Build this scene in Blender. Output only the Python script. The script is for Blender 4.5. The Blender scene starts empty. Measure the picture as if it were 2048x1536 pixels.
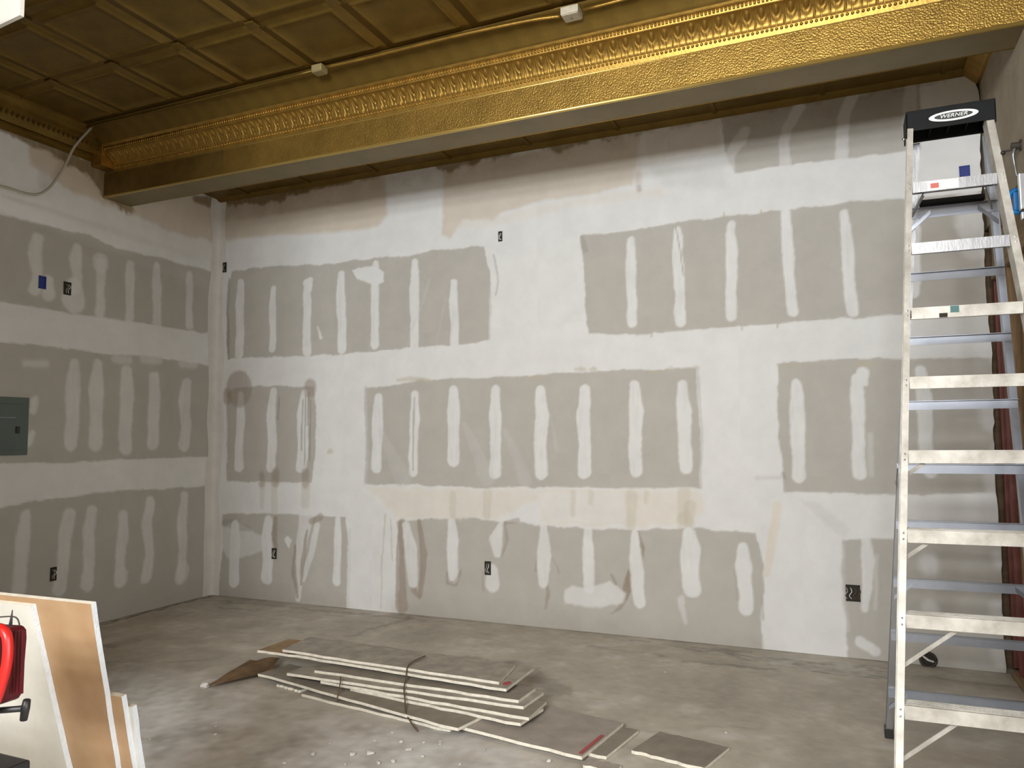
import bpy, bmesh, math, random
import numpy as np
from mathutils import Vector, Matrix
random.seed(7); rng = np.random.default_rng(7)
C = bpy.context.scene.collection
S = bpy.context.scene
PI = math.pi

# ------------------------------------------------------------------ camera, light, exposure
F_PX, YAW, PITCH, ROLL, CH = 1514.5, 23.416, 4.119, -0.4286, 1.5
y_, p_, r_ = [math.radians(a) for a in (YAW, PITCH, ROLL)]
FW = Vector((-math.sin(y_)*math.cos(p_), math.cos(y_)*math.cos(p_), math.sin(p_)))
R0 = Vector((math.cos(y_), math.sin(y_), 0)); U0 = R0.cross(FW)
RT = math.cos(r_)*R0 + math.sin(r_)*U0; UP = -math.sin(r_)*R0 + math.cos(r_)*U0
camd = bpy.data.cameras.new('camera'); cam = bpy.data.objects.new('camera', camd); C.objects.link(cam)
M3 = Matrix((RT, UP, -FW)).transposed().to_4x4(); M3.translation = (0, 0, CH)
cam.matrix_world = M3
camd.sensor_fit = 'HORIZONTAL'; camd.sensor_width = 36; camd.lens = 36*F_PX/2048; camd.clip_start = .05
S.camera = cam
def at(px, py, ax, val):
    """the point of a measured pixel on the plane  axis = val"""
    d = FW + RT*((px-1024)/F_PX) + UP*((768-py)/F_PX)
    t = (val - (0, 0, CH)[ax])/d[ax]
    return Vector((0, 0, CH)) + d*t

W = bpy.data.worlds.new('World'); S.world = W; W.use_nodes = True
bg = W.node_tree.nodes['Background']; bg.inputs[0].default_value = (.80, .90, 1.0, 1); bg.inputs[1].default_value = 1.0
XL, YM, XR, ZC = -5.70, 5.73, .93, 4.08
YF = -3.0
WX0, WX1, WZ0, WZ1 = -1.9, .55, 2.45, 4.05
def area(name, loc, rot, sx, sy, power, col):
    l = bpy.data.lights.new(name, 'AREA'); l.shape = 'RECTANGLE'; l.size = sx; l.size_y = sy; l.energy = power; l.color = col
    o = bpy.data.objects.new(name, l); C.objects.link(o); o.location = loc; o.rotation_euler = rot; return o
# daylight through the shop window behind the camera
area('window_daylight', ((WX0+WX1)/2, YF-.045, (WZ0+WZ1)/2), (math.radians(90), 0, 0), WX1-WX0, WZ1-WZ0, 775, (.96, .985, 1.0))
# daylight through the open side door, right of the viewer
area('door_daylight', (.99, .1, 1.15), (0, math.radians(90), 0), 2.1, 2.0, 100, (1.0, .96, .89))
S.view_settings.view_transform = 'Standard'; S.view_settings.look = 'None'
S.view_settings.gamma = 1; S.view_settings.use_curve_mapping = False
S.view_settings.exposure = 0.0

# ------------------------------------------------------------------ materials
def lin(c): return tuple(((x/255)/12.92 if x/255 <= .04045 else (((x/255)+.055)/1.055)**2.4) for x in c)
def mat(name, col, rough=.7, metal=0., noise=0., nscale=8., bump=0., bscale=60., col2=None, attr=None, spec=.5, stretch=None, emit=None):
    m = bpy.data.materials.new(name); m.use_nodes = True; nt = m.node_tree; b = nt.nodes['Principled BSDF']
    b.inputs['Roughness'].default_value = rough; b.inputs['Metallic'].default_value = metal
    b.inputs['Specular IOR Level'].default_value = spec
    tc = nt.nodes.new('ShaderNodeTexCoord'); mp = nt.nodes.new('ShaderNodeMapping')
    nt.links.new(tc.outputs['Object'], mp.inputs['Vector'])
    if stretch: mp.inputs['Scale'].default_value = stretch
    base = None
    if attr:
        a = nt.nodes.new('ShaderNodeAttribute'); a.attribute_name = attr; base = a.outputs['Color']
    if noise > 0:
        n = nt.nodes.new('ShaderNodeTexNoise'); n.inputs['Scale'].default_value = nscale; n.inputs['Detail'].default_value = 6
        n.inputs['Roughness'].default_value = .6
        nt.links.new(mp.outputs[0], n.inputs['Vector'])
        rp = nt.nodes.new('ShaderNodeMapRange'); rp.inputs[1].default_value = .3; rp.inputs[2].default_value = .7
        nt.links.new(n.outputs['Fac'], rp.inputs[0])
        mx = nt.nodes.new('ShaderNodeMix'); mx.data_type = 'RGBA'
        nt.links.new(rp.outputs[0], mx.inputs[0])
        c2 = col2 or tuple(x*(1-noise) for x in col)
        if base is not None:
            mx.blend_type = 'MULTIPLY'; mx.inputs[0].default_value = 1
            rp.inputs[3].default_value = 1-noise; rp.inputs[4].default_value = 1+noise*.3
            for l in list(mx.inputs[0].links): nt.links.remove(l)
            mx.inputs[0].default_value = 1
            nt.links.new(base, mx.inputs[6]); nt.links.new(rp.outputs[0], mx.inputs[7])
        else:
            mx.inputs[6].default_value = (*col, 1); mx.inputs[7].default_value = (*c2, 1)
        nt.links.new(mx.outputs[2], b.inputs['Base Color'])
    elif base is not None: nt.links.new(base, b.inputs['Base Color'])
    else: b.inputs['Base Color'].default_value = (*col, 1)
    if bump > 0:
        n = nt.nodes.new('ShaderNodeTexNoise'); n.inputs['Scale'].default_value = bscale; n.inputs['Detail'].default_value = 3
        nt.links.new(mp.outputs[0], n.inputs['Vector'])
        bp = nt.nodes.new('ShaderNodeBump'); bp.inputs['Strength'].default_value = 1; bp.inputs['Distance'].default_value = bump
        nt.links.new(n.outputs['Fac'], bp.inputs['Height']); nt.links.new(bp.outputs[0], b.inputs['Normal'])
    return m
def pebble(m, scale, dist):
    nt = m.node_tree; bp = [n for n in nt.nodes if n.type == 'BUMP'][0]; v = nt.nodes.new('ShaderNodeTexVoronoi'); v.feature = 'SMOOTH_F1'; v.inputs['Scale'].default_value = scale; v.inputs['Smoothness'].default_value = .6
    mp = [n for n in nt.nodes if n.type == 'MAPPING'][0]; nt.links.new(mp.outputs[0], v.inputs['Vector']); nt.links.new(v.outputs['Distance'], bp.inputs['Height']); bp.inputs['Distance'].default_value = dist; bp.invert = True
MUD = (.75, .75, .738); PAPER = (.485, .462, .422); BEIGE = (.60, .51, .40)  # BEIGE is old paint, warmed to carry the gold bounce tint
m_wall = mat('drywall and joint compound', (1, 1, 1), .9, attr='paint', noise=.07, nscale=5, bump=.0006, bscale=45, spec=.2)
m_floor = mat('dusty concrete', (1, 1, 1), .62, attr='paint', noise=.13, nscale=11, bump=.0015, bscale=24, spec=.35)
m_board = mat('gypsum edge', (.86, .81, .70), .9, noise=.25, nscale=25, bump=.001, bscale=80)
m_paperg = mat('grey board paper dusty', (.44, .40, .33), .9, noise=.35, nscale=9, col2=(.26, .235, .20))
m_paperd = mat('dark board paper dusty', (.31, .275, .22), .9, noise=.3, nscale=9)
m_paperl = mat('pale board paper dusty', (.42, .37, .32), .9, noise=.3, nscale=7)
m_white = mat('white board face', (.60, .58, .52), .85, noise=.2, nscale=4, col2=(.47, .445, .39))
m_brown = mat('brown board back', (.31, .185, .088), .9, noise=.5, nscale=9, col2=(.37, .24, .135))
m_core = mat('white gypsum core', (.60, .64, .69), .9, noise=.1, nscale=40, bump=.002, bscale=120)
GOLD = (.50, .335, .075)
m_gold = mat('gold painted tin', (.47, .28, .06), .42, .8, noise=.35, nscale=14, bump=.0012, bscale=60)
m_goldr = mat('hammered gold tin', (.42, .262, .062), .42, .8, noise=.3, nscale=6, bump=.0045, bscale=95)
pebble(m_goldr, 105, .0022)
m_gold_shade = mat('gold tin with painted shade', (.24, .15, .035), .5, .6, noise=.4, nscale=5, bump=.001, bscale=40)  # darker copy of the gold, shade of the beam's left end in the colour
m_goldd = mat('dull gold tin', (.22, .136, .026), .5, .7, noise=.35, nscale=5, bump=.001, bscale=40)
m_under = mat('smooth dull gold board', (.24, .18, .08), .5, .3, noise=.3, nscale=3)
m_boxg = mat('gold smeared box', (.33, .26, .12), .6, .2, noise=.25, nscale=30)
m_boxw = mat('dirty white box', (.55, .50, .38), .7, noise=.25, nscale=30)
m_alu = mat('ladder aluminium', (.37, .37, .38), .4, .8, noise=.25, nscale=25, bump=.0004, bscale=120, stretch=(1, 1, .3))
m_alup = mat('paint spattered aluminium', (.66, .64, .59), .55, .3, noise=.35, nscale=12, col2=(.38, .355, .31), bump=.0005, bscale=90)
m_alub = mat('bright aluminium', (.36, .385, .44), .38, .8, noise=.15, nscale=10)
m_black = mat('black plastic', (.018, .018, .018), .45, noise=.3, nscale=20)
m_tray = mat('matt black plastic', (.008, .008, .008), .8, spec=.15)
m_dark = mat('dark cavity', (.03, .025, .02), .9)
m_silver = mat('silver print', (.75, .78, .76), .4, .2)
m_wood = mat('framing lumber', (.26, .16, .075), .8, noise=.45, nscale=10, stretch=(6, 6, .6), bump=.001, bscale=60)
m_woodh = mat('header lumber', (.34, .23, .12), .8, noise=.45, nscale=10, stretch=(6, .6, 6), bump=.001, bscale=60)
m_redst = mat('red primed stud', (.17, .045, .03), .65, noise=.3, nscale=12)
m_plast = mat('old beige plaster', (.40, .34, .25), .85, noise=.3, nscale=5, bump=.003, bscale=20)
m_red = mat('bright red plastic', (.50, .012, .010), .35)
m_dred = mat('dark red painted metal', (.085, .006, .010), .4, .1, noise=.3, nscale=20)
m_blue = mat('blue plastic', (.005, .02, .20), .5)
m_cyan = mat('bright blue plastic', (.01, .22, .62), .4)
m_chrome = mat('chrome', (.7, .72, .74), .25, 1)
m_panel = mat('grey green panel enamel', (.095, .13, .115), .5, noise=.1, nscale=4)
m_cable = mat('pale grey cable', (.42, .40, .32), .6)
m_wire = mat('rusty tie wire', (.12, .075, .04), .7)
m_card = mat('brown torn paper', (.40, .26, .14), .9, noise=.4, nscale=12)
m_chip = mat('white gypsum chip', (.62, .6, .57), .9)
m_rust = mat('rusty iron', (.06, .045, .035), .7, noise=.4, nscale=30)
m_label = mat('white sticker', (.75, .75, .73), .5)
m_lred = mat('red sticker print', (.55, .12, .09), .5)
m_teal = mat('teal paint blot', (.06, .16, .15), .6)
m_redpr = mat('red tape', (.42, .07, .07), .7)
m_plain = mat('plain painted wall', (.55, .48, .38), .9, noise=.1, nscale=3)
m_bulk = mat('white taped board', (.78, .75, .69), .9, noise=.1, nscale=4)

# ------------------------------------------------------------------ mesh helpers
def bm_mesh(bm, name):
    me = bpy.data.meshes.new(name); bm.normal_update(); bm.to_mesh(me); bm.free(); return me
def put(name, me, m, parent=None, smooth=False, origin=None):
    if isinstance(me, bmesh.types.BMesh): me = bm_mesh(me, name)
    if m is not None and not me.materials:
        for k in (m if isinstance(m, (list, tuple)) else [m]): me.materials.append(k)
    if smooth:
        for p in me.polygons: p.use_smooth = True
    n = len(me.vertices); co = np.empty(n*3); me.vertices.foreach_get('co', co); co = co.reshape(-1, 3)
    if origin is None:
        origin = (co.min(0)+co.max(0))/2
        if parent is None: origin[2] = co[:, 2].min()
    origin = np.array(origin, float); co -= origin; me.vertices.foreach_set('co', co.ravel()); me.update()
    o = bpy.data.objects.new(name, me); C.objects.link(o)
    o.location = Vector(origin) - (wloc(parent) if parent else Vector((0, 0, 0)))
    if parent: o.parent = parent
    return o
def wloc(o):
    v = Vector(o.location)
    while o.parent: o = o.parent; v += Vector(o.location)
    return v
def tag(o, label=None, cat=None, group=None, kind=None):
    if label: o['label'] = label
    if cat: o['category'] = cat
    if group: o['group'] = group
    if kind: o['kind'] = kind
    return o
def empty(name, loc):
    o = bpy.data.objects.new(name, None); C.objects.link(o); o.location = loc; o.empty_display_size = .1; return o
def box(bm, x0, x1, y0, y1, z0, z1, bev=0, mi=0):
    vs = [bm.verts.new(p) for p in ((x0,y0,z0),(x1,y0,z0),(x1,y1,z0),(x0,y1,z0),(x0,y0,z1),(x1,y0,z1),(x1,y1,z1),(x0,y1,z1))]
    fs = [bm.faces.new([vs[i] for i in f]) for f in ((0,3,2,1),(4,5,6,7),(0,1,5,4),(1,2,6,5),(2,3,7,6),(3,0,4,7))]
    for f in fs: f.material_index = mi
    if bev:
        es = list({e for f in fs for e in f.edges})
        bmesh.ops.bevel(bm, geom=es, offset=bev, segments=2, affect='EDGES', profile=.6)
    return vs
def boxo(name, x0, x1, y0, y1, z0, z1, m, parent=None, bev=0):
    bm = bmesh.new(); box(bm, x0, x1, y0, y1, z0, z1, bev); return put(name, bm, m, parent)
def prism(bm, prof, A, B, ua, ub=None, va=None, vb=None, cap=True):
    """sweep a closed 2-D profile from A to B; ua/va are the profile axes at A, ub/vb at B"""
    ub = ub or ua; vb = vb or va
    a = [bm.verts.new(A+ua*p[0]+va*p[1]) for p in prof]; b = [bm.verts.new(B+ub*p[0]+vb*p[1]) for p in prof]
    n = len(prof)
    for i in range(n): bm.faces.new((a[i], a[(i+1) % n], b[(i+1) % n], b[i]))
    if cap: bm.faces.new(a[::-1]); bm.faces.new(b)
def tube(bm, pts, r, n=8):
    pts = [Vector(p) for p in pts]; rings = []
    rs = r if isinstance(r, (list, tuple)) else [r]*len(pts)
    prev = None
    for i, p in enumerate(pts):
        t = (pts[min(i+1, len(pts)-1)]-pts[max(i-1, 0)]).normalized()
        u = prev - t*prev.dot(t) if prev is not None else t.orthogonal()
        if u.length < 1e-5: u = t.orthogonal()
        u.normalize(); prev = u; v = t.cross(u)
        rings.append([bm.verts.new(p+u*(rs[i]*math.cos(2*PI*k/n))+v*(rs[i]*math.sin(2*PI*k/n))) for k in range(n)])
    for a, b in zip(rings, rings[1:]):
        for k in range(n): bm.faces.new((a[k], a[(k+1) % n], b[(k+1) % n], b[k]))
    bm.faces.new(rings[0][::-1]); bm.faces.new(rings[-1])
def smooth_path(pts, n=6):
    P = [Vector(p) for p in pts]; out = []
    for i in range(len(P)-1):
        a = P[max(i-1, 0)]; b = P[i]; c = P[i+1]; d = P[min(i+2, len(P)-1)]
        for k in range(n):
            t = k/n
            out.append(.5*((2*b)+(c-a)*t+(2*a-5*b+4*c-d)*t*t+(3*b-a-3*c+d)*t**3))
    out.append(P[-1]); return out
def gridmesh(name, P, cols=None):
    """P: (n,m,3) array of points -> mesh; cols (n,m,3) -> colour attribute 'paint'"""
    n, m = P.shape[:2]
    idx = np.arange(n*m).reshape(n, m)
    f = np.stack([idx[:-1, :-1], idx[1:, :-1], idx[1:, 1:], idx[:-1, 1:]], -1).reshape(-1, 4)
    me = bpy.data.meshes.new(name)
    me.vertices.add(n*m); me.vertices.foreach_set('co', P.reshape(-1).astype(np.float32))
    me.loops.add(f.size); me.loops.foreach_set('vertex_index', f.ravel().astype(np.int32))
    me.polygons.add(len(f)); me.polygons.foreach_set('loop_start', (np.arange(len(f))*4).astype(np.int32))
    me.update(calc_edges=True)
    if cols is not None:
        a = me.color_attributes.new('paint', 'FLOAT_COLOR', 'POINT')
        c4 = np.concatenate([cols.reshape(-1, 3), np.ones((n*m, 1))], 1)
        a.data.foreach_set('color', c4.ravel().astype(np.float32))
    return me

# ------------------------------------------------------------------ painted surfaces: marks held in wall metres
_NT = rng.random((256, 256))
def vnoise(x, y, s):
    x = x/s+37.3; y = y/s+11.7
    xi = np.floor(x).astype(int); yi = np.floor(y).astype(int); fx = x-xi; fy = y-yi
    fx = fx*fx*(3-2*fx); fy = fy*fy*(3-2*fy)
    g = lambda a, b: _NT[a % 256, b % 256]
    return (g(xi, yi)*(1-fx)*(1-fy)+g(xi+1, yi)*fx*(1-fy)+g(xi, yi+1)*(1-fx)*fy+g(xi+1, yi+1)*fx*fy)*2-1
def sdf_poly(x, y, pts):
    d = np.full(x.shape, 1e9); s = np.ones(x.shape); n = len(pts); j = n-1
    for i in range(n):
        xi, yi = pts[i]; xj, yj = pts[j]
        ex, ey = xj-xi, yj-yi; wx, wy = x-xi, y-yi
        t = np.clip((wx*ex+wy*ey)/(ex*ex+ey*ey+1e-12), 0, 1)
        d = np.minimum(d, (wx-ex*t)**2+(wy-ey*t)**2)
        c1 = y >= yi; c2 = y < yj; c3 = ex*wy > ey*wx
        flip = (c1 & c2 & c3) | (~c1 & ~c2 & ~c3)
        s = np.where(flip, -s, s); j = i
    return s*np.sqrt(d)
def sdf_stroke(x, y, pts, ws):
    d = np.full(x.shape, 1e9)
    for i in range(len(pts)-1):
        (ax, ay), (bx, by) = pts[i], pts[i+1]
        ex, ey = bx-ax, by-ay; wx, wy = x-ax, y-ay
        t = np.clip((wx*ex+wy*ey)/(ex*ex+ey*ey+1e-12), 0, 1)
        d = np.minimum(d, np.sqrt((wx-ex*t)**2+(wy-ey*t)**2)-(ws[i]*(1-t)+ws[i+1]*t)/2)
    return d
class Wall:
    def __init__(s, ax, val):
        s.ax = ax; s.val = val; s.marks = []
    def uv(s, px, py):
        p = at(px, py, s.ax, s.val); return (p[1-s.ax], p[2]) if s.ax < 2 else (p[0], p[1])
    def poly(s, col, pts, a=1., soft=.008, warp=.010, h=0.):
        s.marks.append(('p', col, [s.uv(*p) for p in pts], None, a, soft, warp, h))
    def stroke(s, col, pts, w, a=1., soft=.009, warp=.007, h=.0015):
        q = [s.uv(*p) for p in pts]
        if not isinstance(w, (list, tuple)): w = [w]*len(pts)
        ws = []
        for (px, py), wi in zip(pts, w):
            A = s.uv(px-wi/2, py); B = s.uv(px+wi/2, py); ws.append(math.hypot(A[0]-B[0], A[1]-B[1]))
        s.marks.append(('s', col, q, ws, a, soft, warp, h))
    def paint(s, u, v, base, streak=.0):
        col = np.empty(u.shape+(3,)); col[:] = base; H = np.zeros(u.shape)
        n1 = vnoise(u, v, .11); n2 = vnoise(u+5, v-3, .11); n3 = vnoise(u, v, .028); n4 = vnoise(u-9, v+4, .028)
        vs = vnoise(u*1.0, v*.12+2, .018)
        for (k, c, pts, ws, a, soft, warp, h) in s.marks:
            xs = [p[0] for p in pts]; ys = [p[1] for p in pts]; m = .08+(max(ws)/2 if ws else 0)
            sel = (u > min(xs)-m) & (u < max(xs)+m) & (v > min(ys)-m) & (v < max(ys)+m)
            if not sel.any(): continue
            uu = u[sel]+warp*(n1[sel]+.5*n3[sel]); vv = v[sel]+warp*(n2[sel]+.5*n4[sel])
            d = sdf_poly(uu, vv, pts) if k == 'p' else sdf_stroke(uu, vv, pts, ws)
            t = np.clip(.5-d/(2*soft), 0, 1); t = t*t*(3-2*t)*a
            if k == 's': t = t*(1-.16*np.clip(vs[sel], 0, 1))
            col[sel] = col[sel]*(1-t[:, None])+np.array(c)*t[:, None]
            H[sel] = H[sel]*(1-t)+h*t
        return col, H
BR = (.33, .27, .215); DK = (.27, .25, .215); TAN = (.52, .47, .36); CR = (.74, .67, .57)
LG = (.60, .59, .57)

bw = Wall(1, YM)
G = lambda pts, **k: bw.poly(PAPER, pts, **k)
G([(463,543),(530,533),(603,529),(640,531),(701,521),(812,512),(860,500),(968,493),(978,539),(984,600),(982,681),(908,691),(820,694),(717,706),(622,712),(527,714),(457,718),(452,666),(456,610)])
G([(1159,472),(1240,463),(1345,446),(1447,433),(1540,424),(1609,413),(1700,404),(1802,398),(1880,390),(1990,380),(1990,618),(1802,630),(1640,640),(1565,646),(1450,655),(1367,659),(1301,668),(1176,668),(1170,590),(1165,510)])
G([(453,786),(474,773),(540,772),(628,773),(633,850),(628,916),(625,966),(540,964),(453,963),(455,880)])
G([(729,775),(800,768),(850,760),(950,757),(1050,751),(1200,742),(1300,739),(1392,735),(1398,839),(1402,920),(1399,976),(1250,976),(1100,974),(950,975),(830,970),(730,968),(732,870)])
G([(1554,725),(1650,720),(1785,717),(2000,712),(2010,985),(1790,990),(1700,988),(1567,984),(1558,870),(1556,795)])
G([(446,1028),(558,1028),(639,1032),(692,1035),(697,1091),(691,1230),(430,1230),(445,1100)])
G([(794,1042),(860,1038),(927,1034),(997,1042),(1099,1053),(1250,1060),(1400,1058),(1512,1066),(1522,1110),(1530,1170),(1522,1240),(1528,1330),(790,1330),(797,1222),(800,1100)])
G([(1684,1080),(1776,1078),(2020,1088),(2030,1420),(1697,1420),(1697,1301),(1685,1170)])
G([(1439,234),(1560,208),(1700,182),(1840,160),(1842,300),(1808,303),(1665,321),(1585,330),(1468,345),(1452,300)])
# old beige paint and gold overspray along the top, deepened to paint in the beam's shade
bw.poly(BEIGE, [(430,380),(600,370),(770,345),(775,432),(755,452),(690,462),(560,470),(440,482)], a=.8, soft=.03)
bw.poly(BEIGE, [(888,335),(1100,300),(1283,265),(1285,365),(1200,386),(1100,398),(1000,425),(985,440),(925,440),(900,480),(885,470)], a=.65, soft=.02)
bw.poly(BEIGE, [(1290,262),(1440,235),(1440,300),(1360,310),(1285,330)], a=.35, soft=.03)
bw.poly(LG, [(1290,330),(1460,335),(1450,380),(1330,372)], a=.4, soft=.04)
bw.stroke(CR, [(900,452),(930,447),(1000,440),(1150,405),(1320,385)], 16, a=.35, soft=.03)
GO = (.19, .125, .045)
bw.stroke(GO, [(445,402),(640,368),(900,330),(1240,268)], [50,44,40,26], a=.30, soft=.10, warp=.05, h=0)  # broad overspray, also darkening the wall as shade under the beam
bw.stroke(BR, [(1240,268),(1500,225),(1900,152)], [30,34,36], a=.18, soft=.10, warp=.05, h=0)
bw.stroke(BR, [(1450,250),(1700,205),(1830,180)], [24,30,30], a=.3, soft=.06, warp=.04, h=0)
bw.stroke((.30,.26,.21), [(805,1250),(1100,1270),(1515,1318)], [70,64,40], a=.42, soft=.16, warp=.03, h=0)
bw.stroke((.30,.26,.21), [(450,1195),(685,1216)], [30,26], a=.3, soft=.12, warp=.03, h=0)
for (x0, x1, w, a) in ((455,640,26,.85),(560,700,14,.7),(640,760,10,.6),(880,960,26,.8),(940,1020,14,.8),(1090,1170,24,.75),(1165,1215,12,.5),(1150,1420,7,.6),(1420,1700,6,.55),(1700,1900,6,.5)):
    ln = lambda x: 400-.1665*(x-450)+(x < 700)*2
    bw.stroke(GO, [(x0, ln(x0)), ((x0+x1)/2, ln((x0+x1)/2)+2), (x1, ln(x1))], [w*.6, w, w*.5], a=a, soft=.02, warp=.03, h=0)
bw.stroke(BR, [(1275,345),(1278,380)], 10, a=.5, soft=.015)
bw.poly(MUD, [(1283,262),(1290,262),(1300,330),(1288,372),(1265,370)], a=.5)
# strokes of compound over the screws
def st(pts, w, a=.97, c=MUD, **k): bw.stroke(c, pts, w, a=a, **k)
def vs_(x0, y0, x1, y1, w, **k):
    j = random.uniform(-2.5, 2.5)
    st([(x0, y0+w/2), ((x0+x1)/2+j, (y0*2+y1)/3), ((x0+x1)/2-j*.6, (y0+2*y1)/3), (x1, y1-w/2)], [w*.72, w*1.05, w*.95, w], **k)
for a in ((482,556,478,716,16),(547,570,544,704,13),(614,556,614,712,16),(683,540,683,706,17),(751,520,749,696,17),(829,515,829,700,18),(907,556,909,695,17)): vs_(*a)
st([(610,566),(621,560),(619,580)], 10); st([(636,655),(641,676)], [3, 6]); st([(985,500),(990,560),(984,640),(985,690)], [12,20,12,14], a=.6)
bw.stroke(DK, [(988,510),(996,560),(992,590)], 3, a=.5); bw.stroke(DK, [(459,560),(455,620),(457,716)], 5, a=.6)
bw.poly(MUD, [(703,541),(718,536),(748,532),(767,545),(769,562),(755,572),(735,566),(715,556)])
for a in ((1262,470,1264,655,20),(1356,450,1360,654,21),(1462,437,1463,643,23),(1571,412,1585,634,24),(1689,414,1705,634,24),(1828,415,1828,598,26)): vs_(*a)
bw.stroke(DK, [(1352,455),(1360,500),(1367,552)], 2.5, a=.6, soft=.004, warp=0)
bw.stroke(DK, [(1164,478),(1170,500)], 12, a=.35)
for a in ((481,782,478,942,17),(547,775,541,942,18),(609,778,602,944,22),(757,784,752,944,21),(830,779,826,954,18),(908,770,907,932,24),(991,767,991,957,23),(1080,767,1083,958,26),(1170,765,1168,957,26),(1268,755,1273,955,27),(1365,755,1372,950,27)): vs_(*a)
for (x, y0, y1) in ((612,790,930),(606,800,900),(618,785,850),(829,795,940),(559,795,840),(622,800,920)): bw.stroke(DK, [(x, y0), (x-2, (y0+y1)/2), (x-3, y1)], 3, a=.55, soft=.004, warp=.003, h=0)
for (x, y, w, h_) in ((523,960,12,18),(551,955,16,20),(611,956,16,22),(455,792,16,14),(478,778,50,8),(620,776,24,8)): bw.stroke(BR, [(x, y-h_/2), (x, y+h_/2)], w, a=.6, soft=.02, h=0)
for (x, y, w) in ((820,760,50),(850,762,26),(1075,757,36),(1160,739,20),(1186,739,12),(1310,745,24),(1341,738,14),(1392,736,12),(1587,731,38),(1735,730,44),(1725,726,20),(660,905,8)): bw.stroke(TAN, [(x-w/2, y), (x, y-2), (x+w/2, y)], [5, 9, 5], a=.55, soft=.012, h=0)
for (x0, y0, x1, y1, w) in ((760,860,805,955,34),(930,850,975,955,30),(1010,860,1050,960,26),(1100,830,1115,900,8),(810,700,860,560,6),(870,700,890,600,4)): bw.stroke(LG, [(x0, y0), (x1, y1)], [w*.3, w], a=.33, soft=.012, h=0)
bw.stroke(LG, [(1395,740),(1403,850),(1402,975)], 5, a=.9); bw.stroke(LG, [(731,775),(734,880),(731,968)], 6, a=.6)
for a in ((1593,754,1598,968,29),(1715,741,1718,962,28),(1840,726,1860,958,30)): vs_(*a)
st([(1726,745),(1730,765)], [26, 14]); st([(1742,870),(1742,950)], 12, a=.35)
bw.stroke(DK, [(1515,955),(1560,955)], 6, a=.22, soft=.015); bw.stroke(DK, [(1565,948),(1570,957)], 5, a=.5)
# the beige wash in the third band, drips
bw.poly(CR, [(735,972),(900,978),(1395,980),(1410,1010),(1390,1054),(1200,1050),(1080,1050),(1075,1000),(1000,1036),(800,1036),(772,1010)], a=.55, soft=.02, warp=.02)
bw.poly(MUD, [(1075,985),(1250,985),(1250,1045),(1100,1045),(1078,1010)], a=.5, soft=.012)
for (x, y0, y1, w) in ((1147,985,1030,12),(1182,985,1006,12),(1263,990,1056,22),(1292,985,1005,10),(1367,985,1040,26),(1380,1010,1056,24),(975,985,1030,20),(906,990,1030,14),(1370,1040,1062,34),(549,970,1040,14),(525,970,1015,10),(612,975,1010,20)): bw.stroke(TAN, [(x, y0), (x-1, y1)], [w, w*.8], a=.33, soft=.012, h=0)
bw.stroke(CR, [(1556,1010),(1543,1090),(1532,1150)], [18, 18, 14], a=.75, h=0, c=CR) if False else bw.stroke(CR, [(1556,1010),(1543,1090),(1532,1150)], [18, 18, 14], a=.75, h=0)
bw.poly(LG, [(1600,1000),(1640,1010),(1700,1060),(1690,1075),(1650,1050)], a=.35, soft=.015)
# lower row
bw.poly(MUD, [(440,1052),(480,1046),(525,1072),(530,1100),(500,1112),(455,1118),(445,1100)], a=.65, soft=.015)
bw.stroke(DK, [(452,1045),(470,1050),(500,1058)], [12,14,8], a=.35)
for a in ((470,1040,468,1172,20),(537,1030,533,1166,22),(676,1032,674,1170,15),(903,1033,906,1166,22),(1176,1050,1178,1188,22),(1378,1050,1383,1196,38),(1486,1081,1492,1232,31)): vs_(*a)
for (pts, w) in (([(612,1032),(600,1110),(596,1198)],[26,20,10]), ([(634,1050),(622,1110),(606,1160)],[12,12,8])): st(pts, w, a=.7)
for (pts, w, a) in (([(590,1090),(588,1150),(595,1195)],[4,10,4],.7), ([(614,1060),(606,1120),(602,1170)],[4,9,4],.7), ([(640,1034),(622,1042)],[12,10],.6),
    ([(551,1035),(549,1070),(552,1100)],[6,12,5],.65), ([(805,1045),(800,1110),(803,1212)],[14,16,24],.7), ([(838,1042),(848,1110),(840,1190)],[8,14,8],.75),
    ([(820,1150),(828,1180),(838,1195)],[4,12,6],.7), ([(893,1145),(896,1165),(912,1168),(922,1140)],[4,8,10,4],.6), ([(1075,1110),(1073,1140)],[3,5],.6),
    ([(1094,1160),(1096,1190),(1092,1218)],[3,8,3],.6), ([(1258,1140),(1254,1180),(1250,1195)],[5,17,8],.95), ([(1252,1195),(1240,1215),(1222,1226)],[7,8,3],.6),
    ([(1222,1150),(1232,1168)],[4,6],.7), ([(1276,1062),(1286,1095),(1284,1122)],[4,9,3],.8), ([(1010,1045),(1014,1080),(1004,1112)],[4,8,3],.5), ([(1012,1046),(1035,1042)],[6,10],.5), ([(965,1140),(966,1180)],[2,3],.5),
    ([(1104,1115),(1118,1145)],[2,5],.4), ([(1470,1140),(1476,1200)],[3,5],.35), ([(1525,1200),(1527,1240)],[3,5],.5)):
    bw.stroke(BR, pts, w, a=a, soft=.007, warp=.006, h=0)
st([(812,1050),(822,1100),(826,1165)], [14,26,18], a=.85); st([(1004,1045),(992,1080),(994,1108)], [8,26,14], a=.8); st([(985,1140),(985,1168)], [20,30], a=.8)
st([(1086,1048),(1088,1110),(1086,1166)], [12,28,20], a=.85); st([(1270,1066),(1272,1120),(1278,1204)], [14,26,24], a=.9); st([(1362,1198),(1369,1244)], [14,7], a=.5); st([(577,1082),(578,1094)], [14,4], a=.9)
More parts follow.
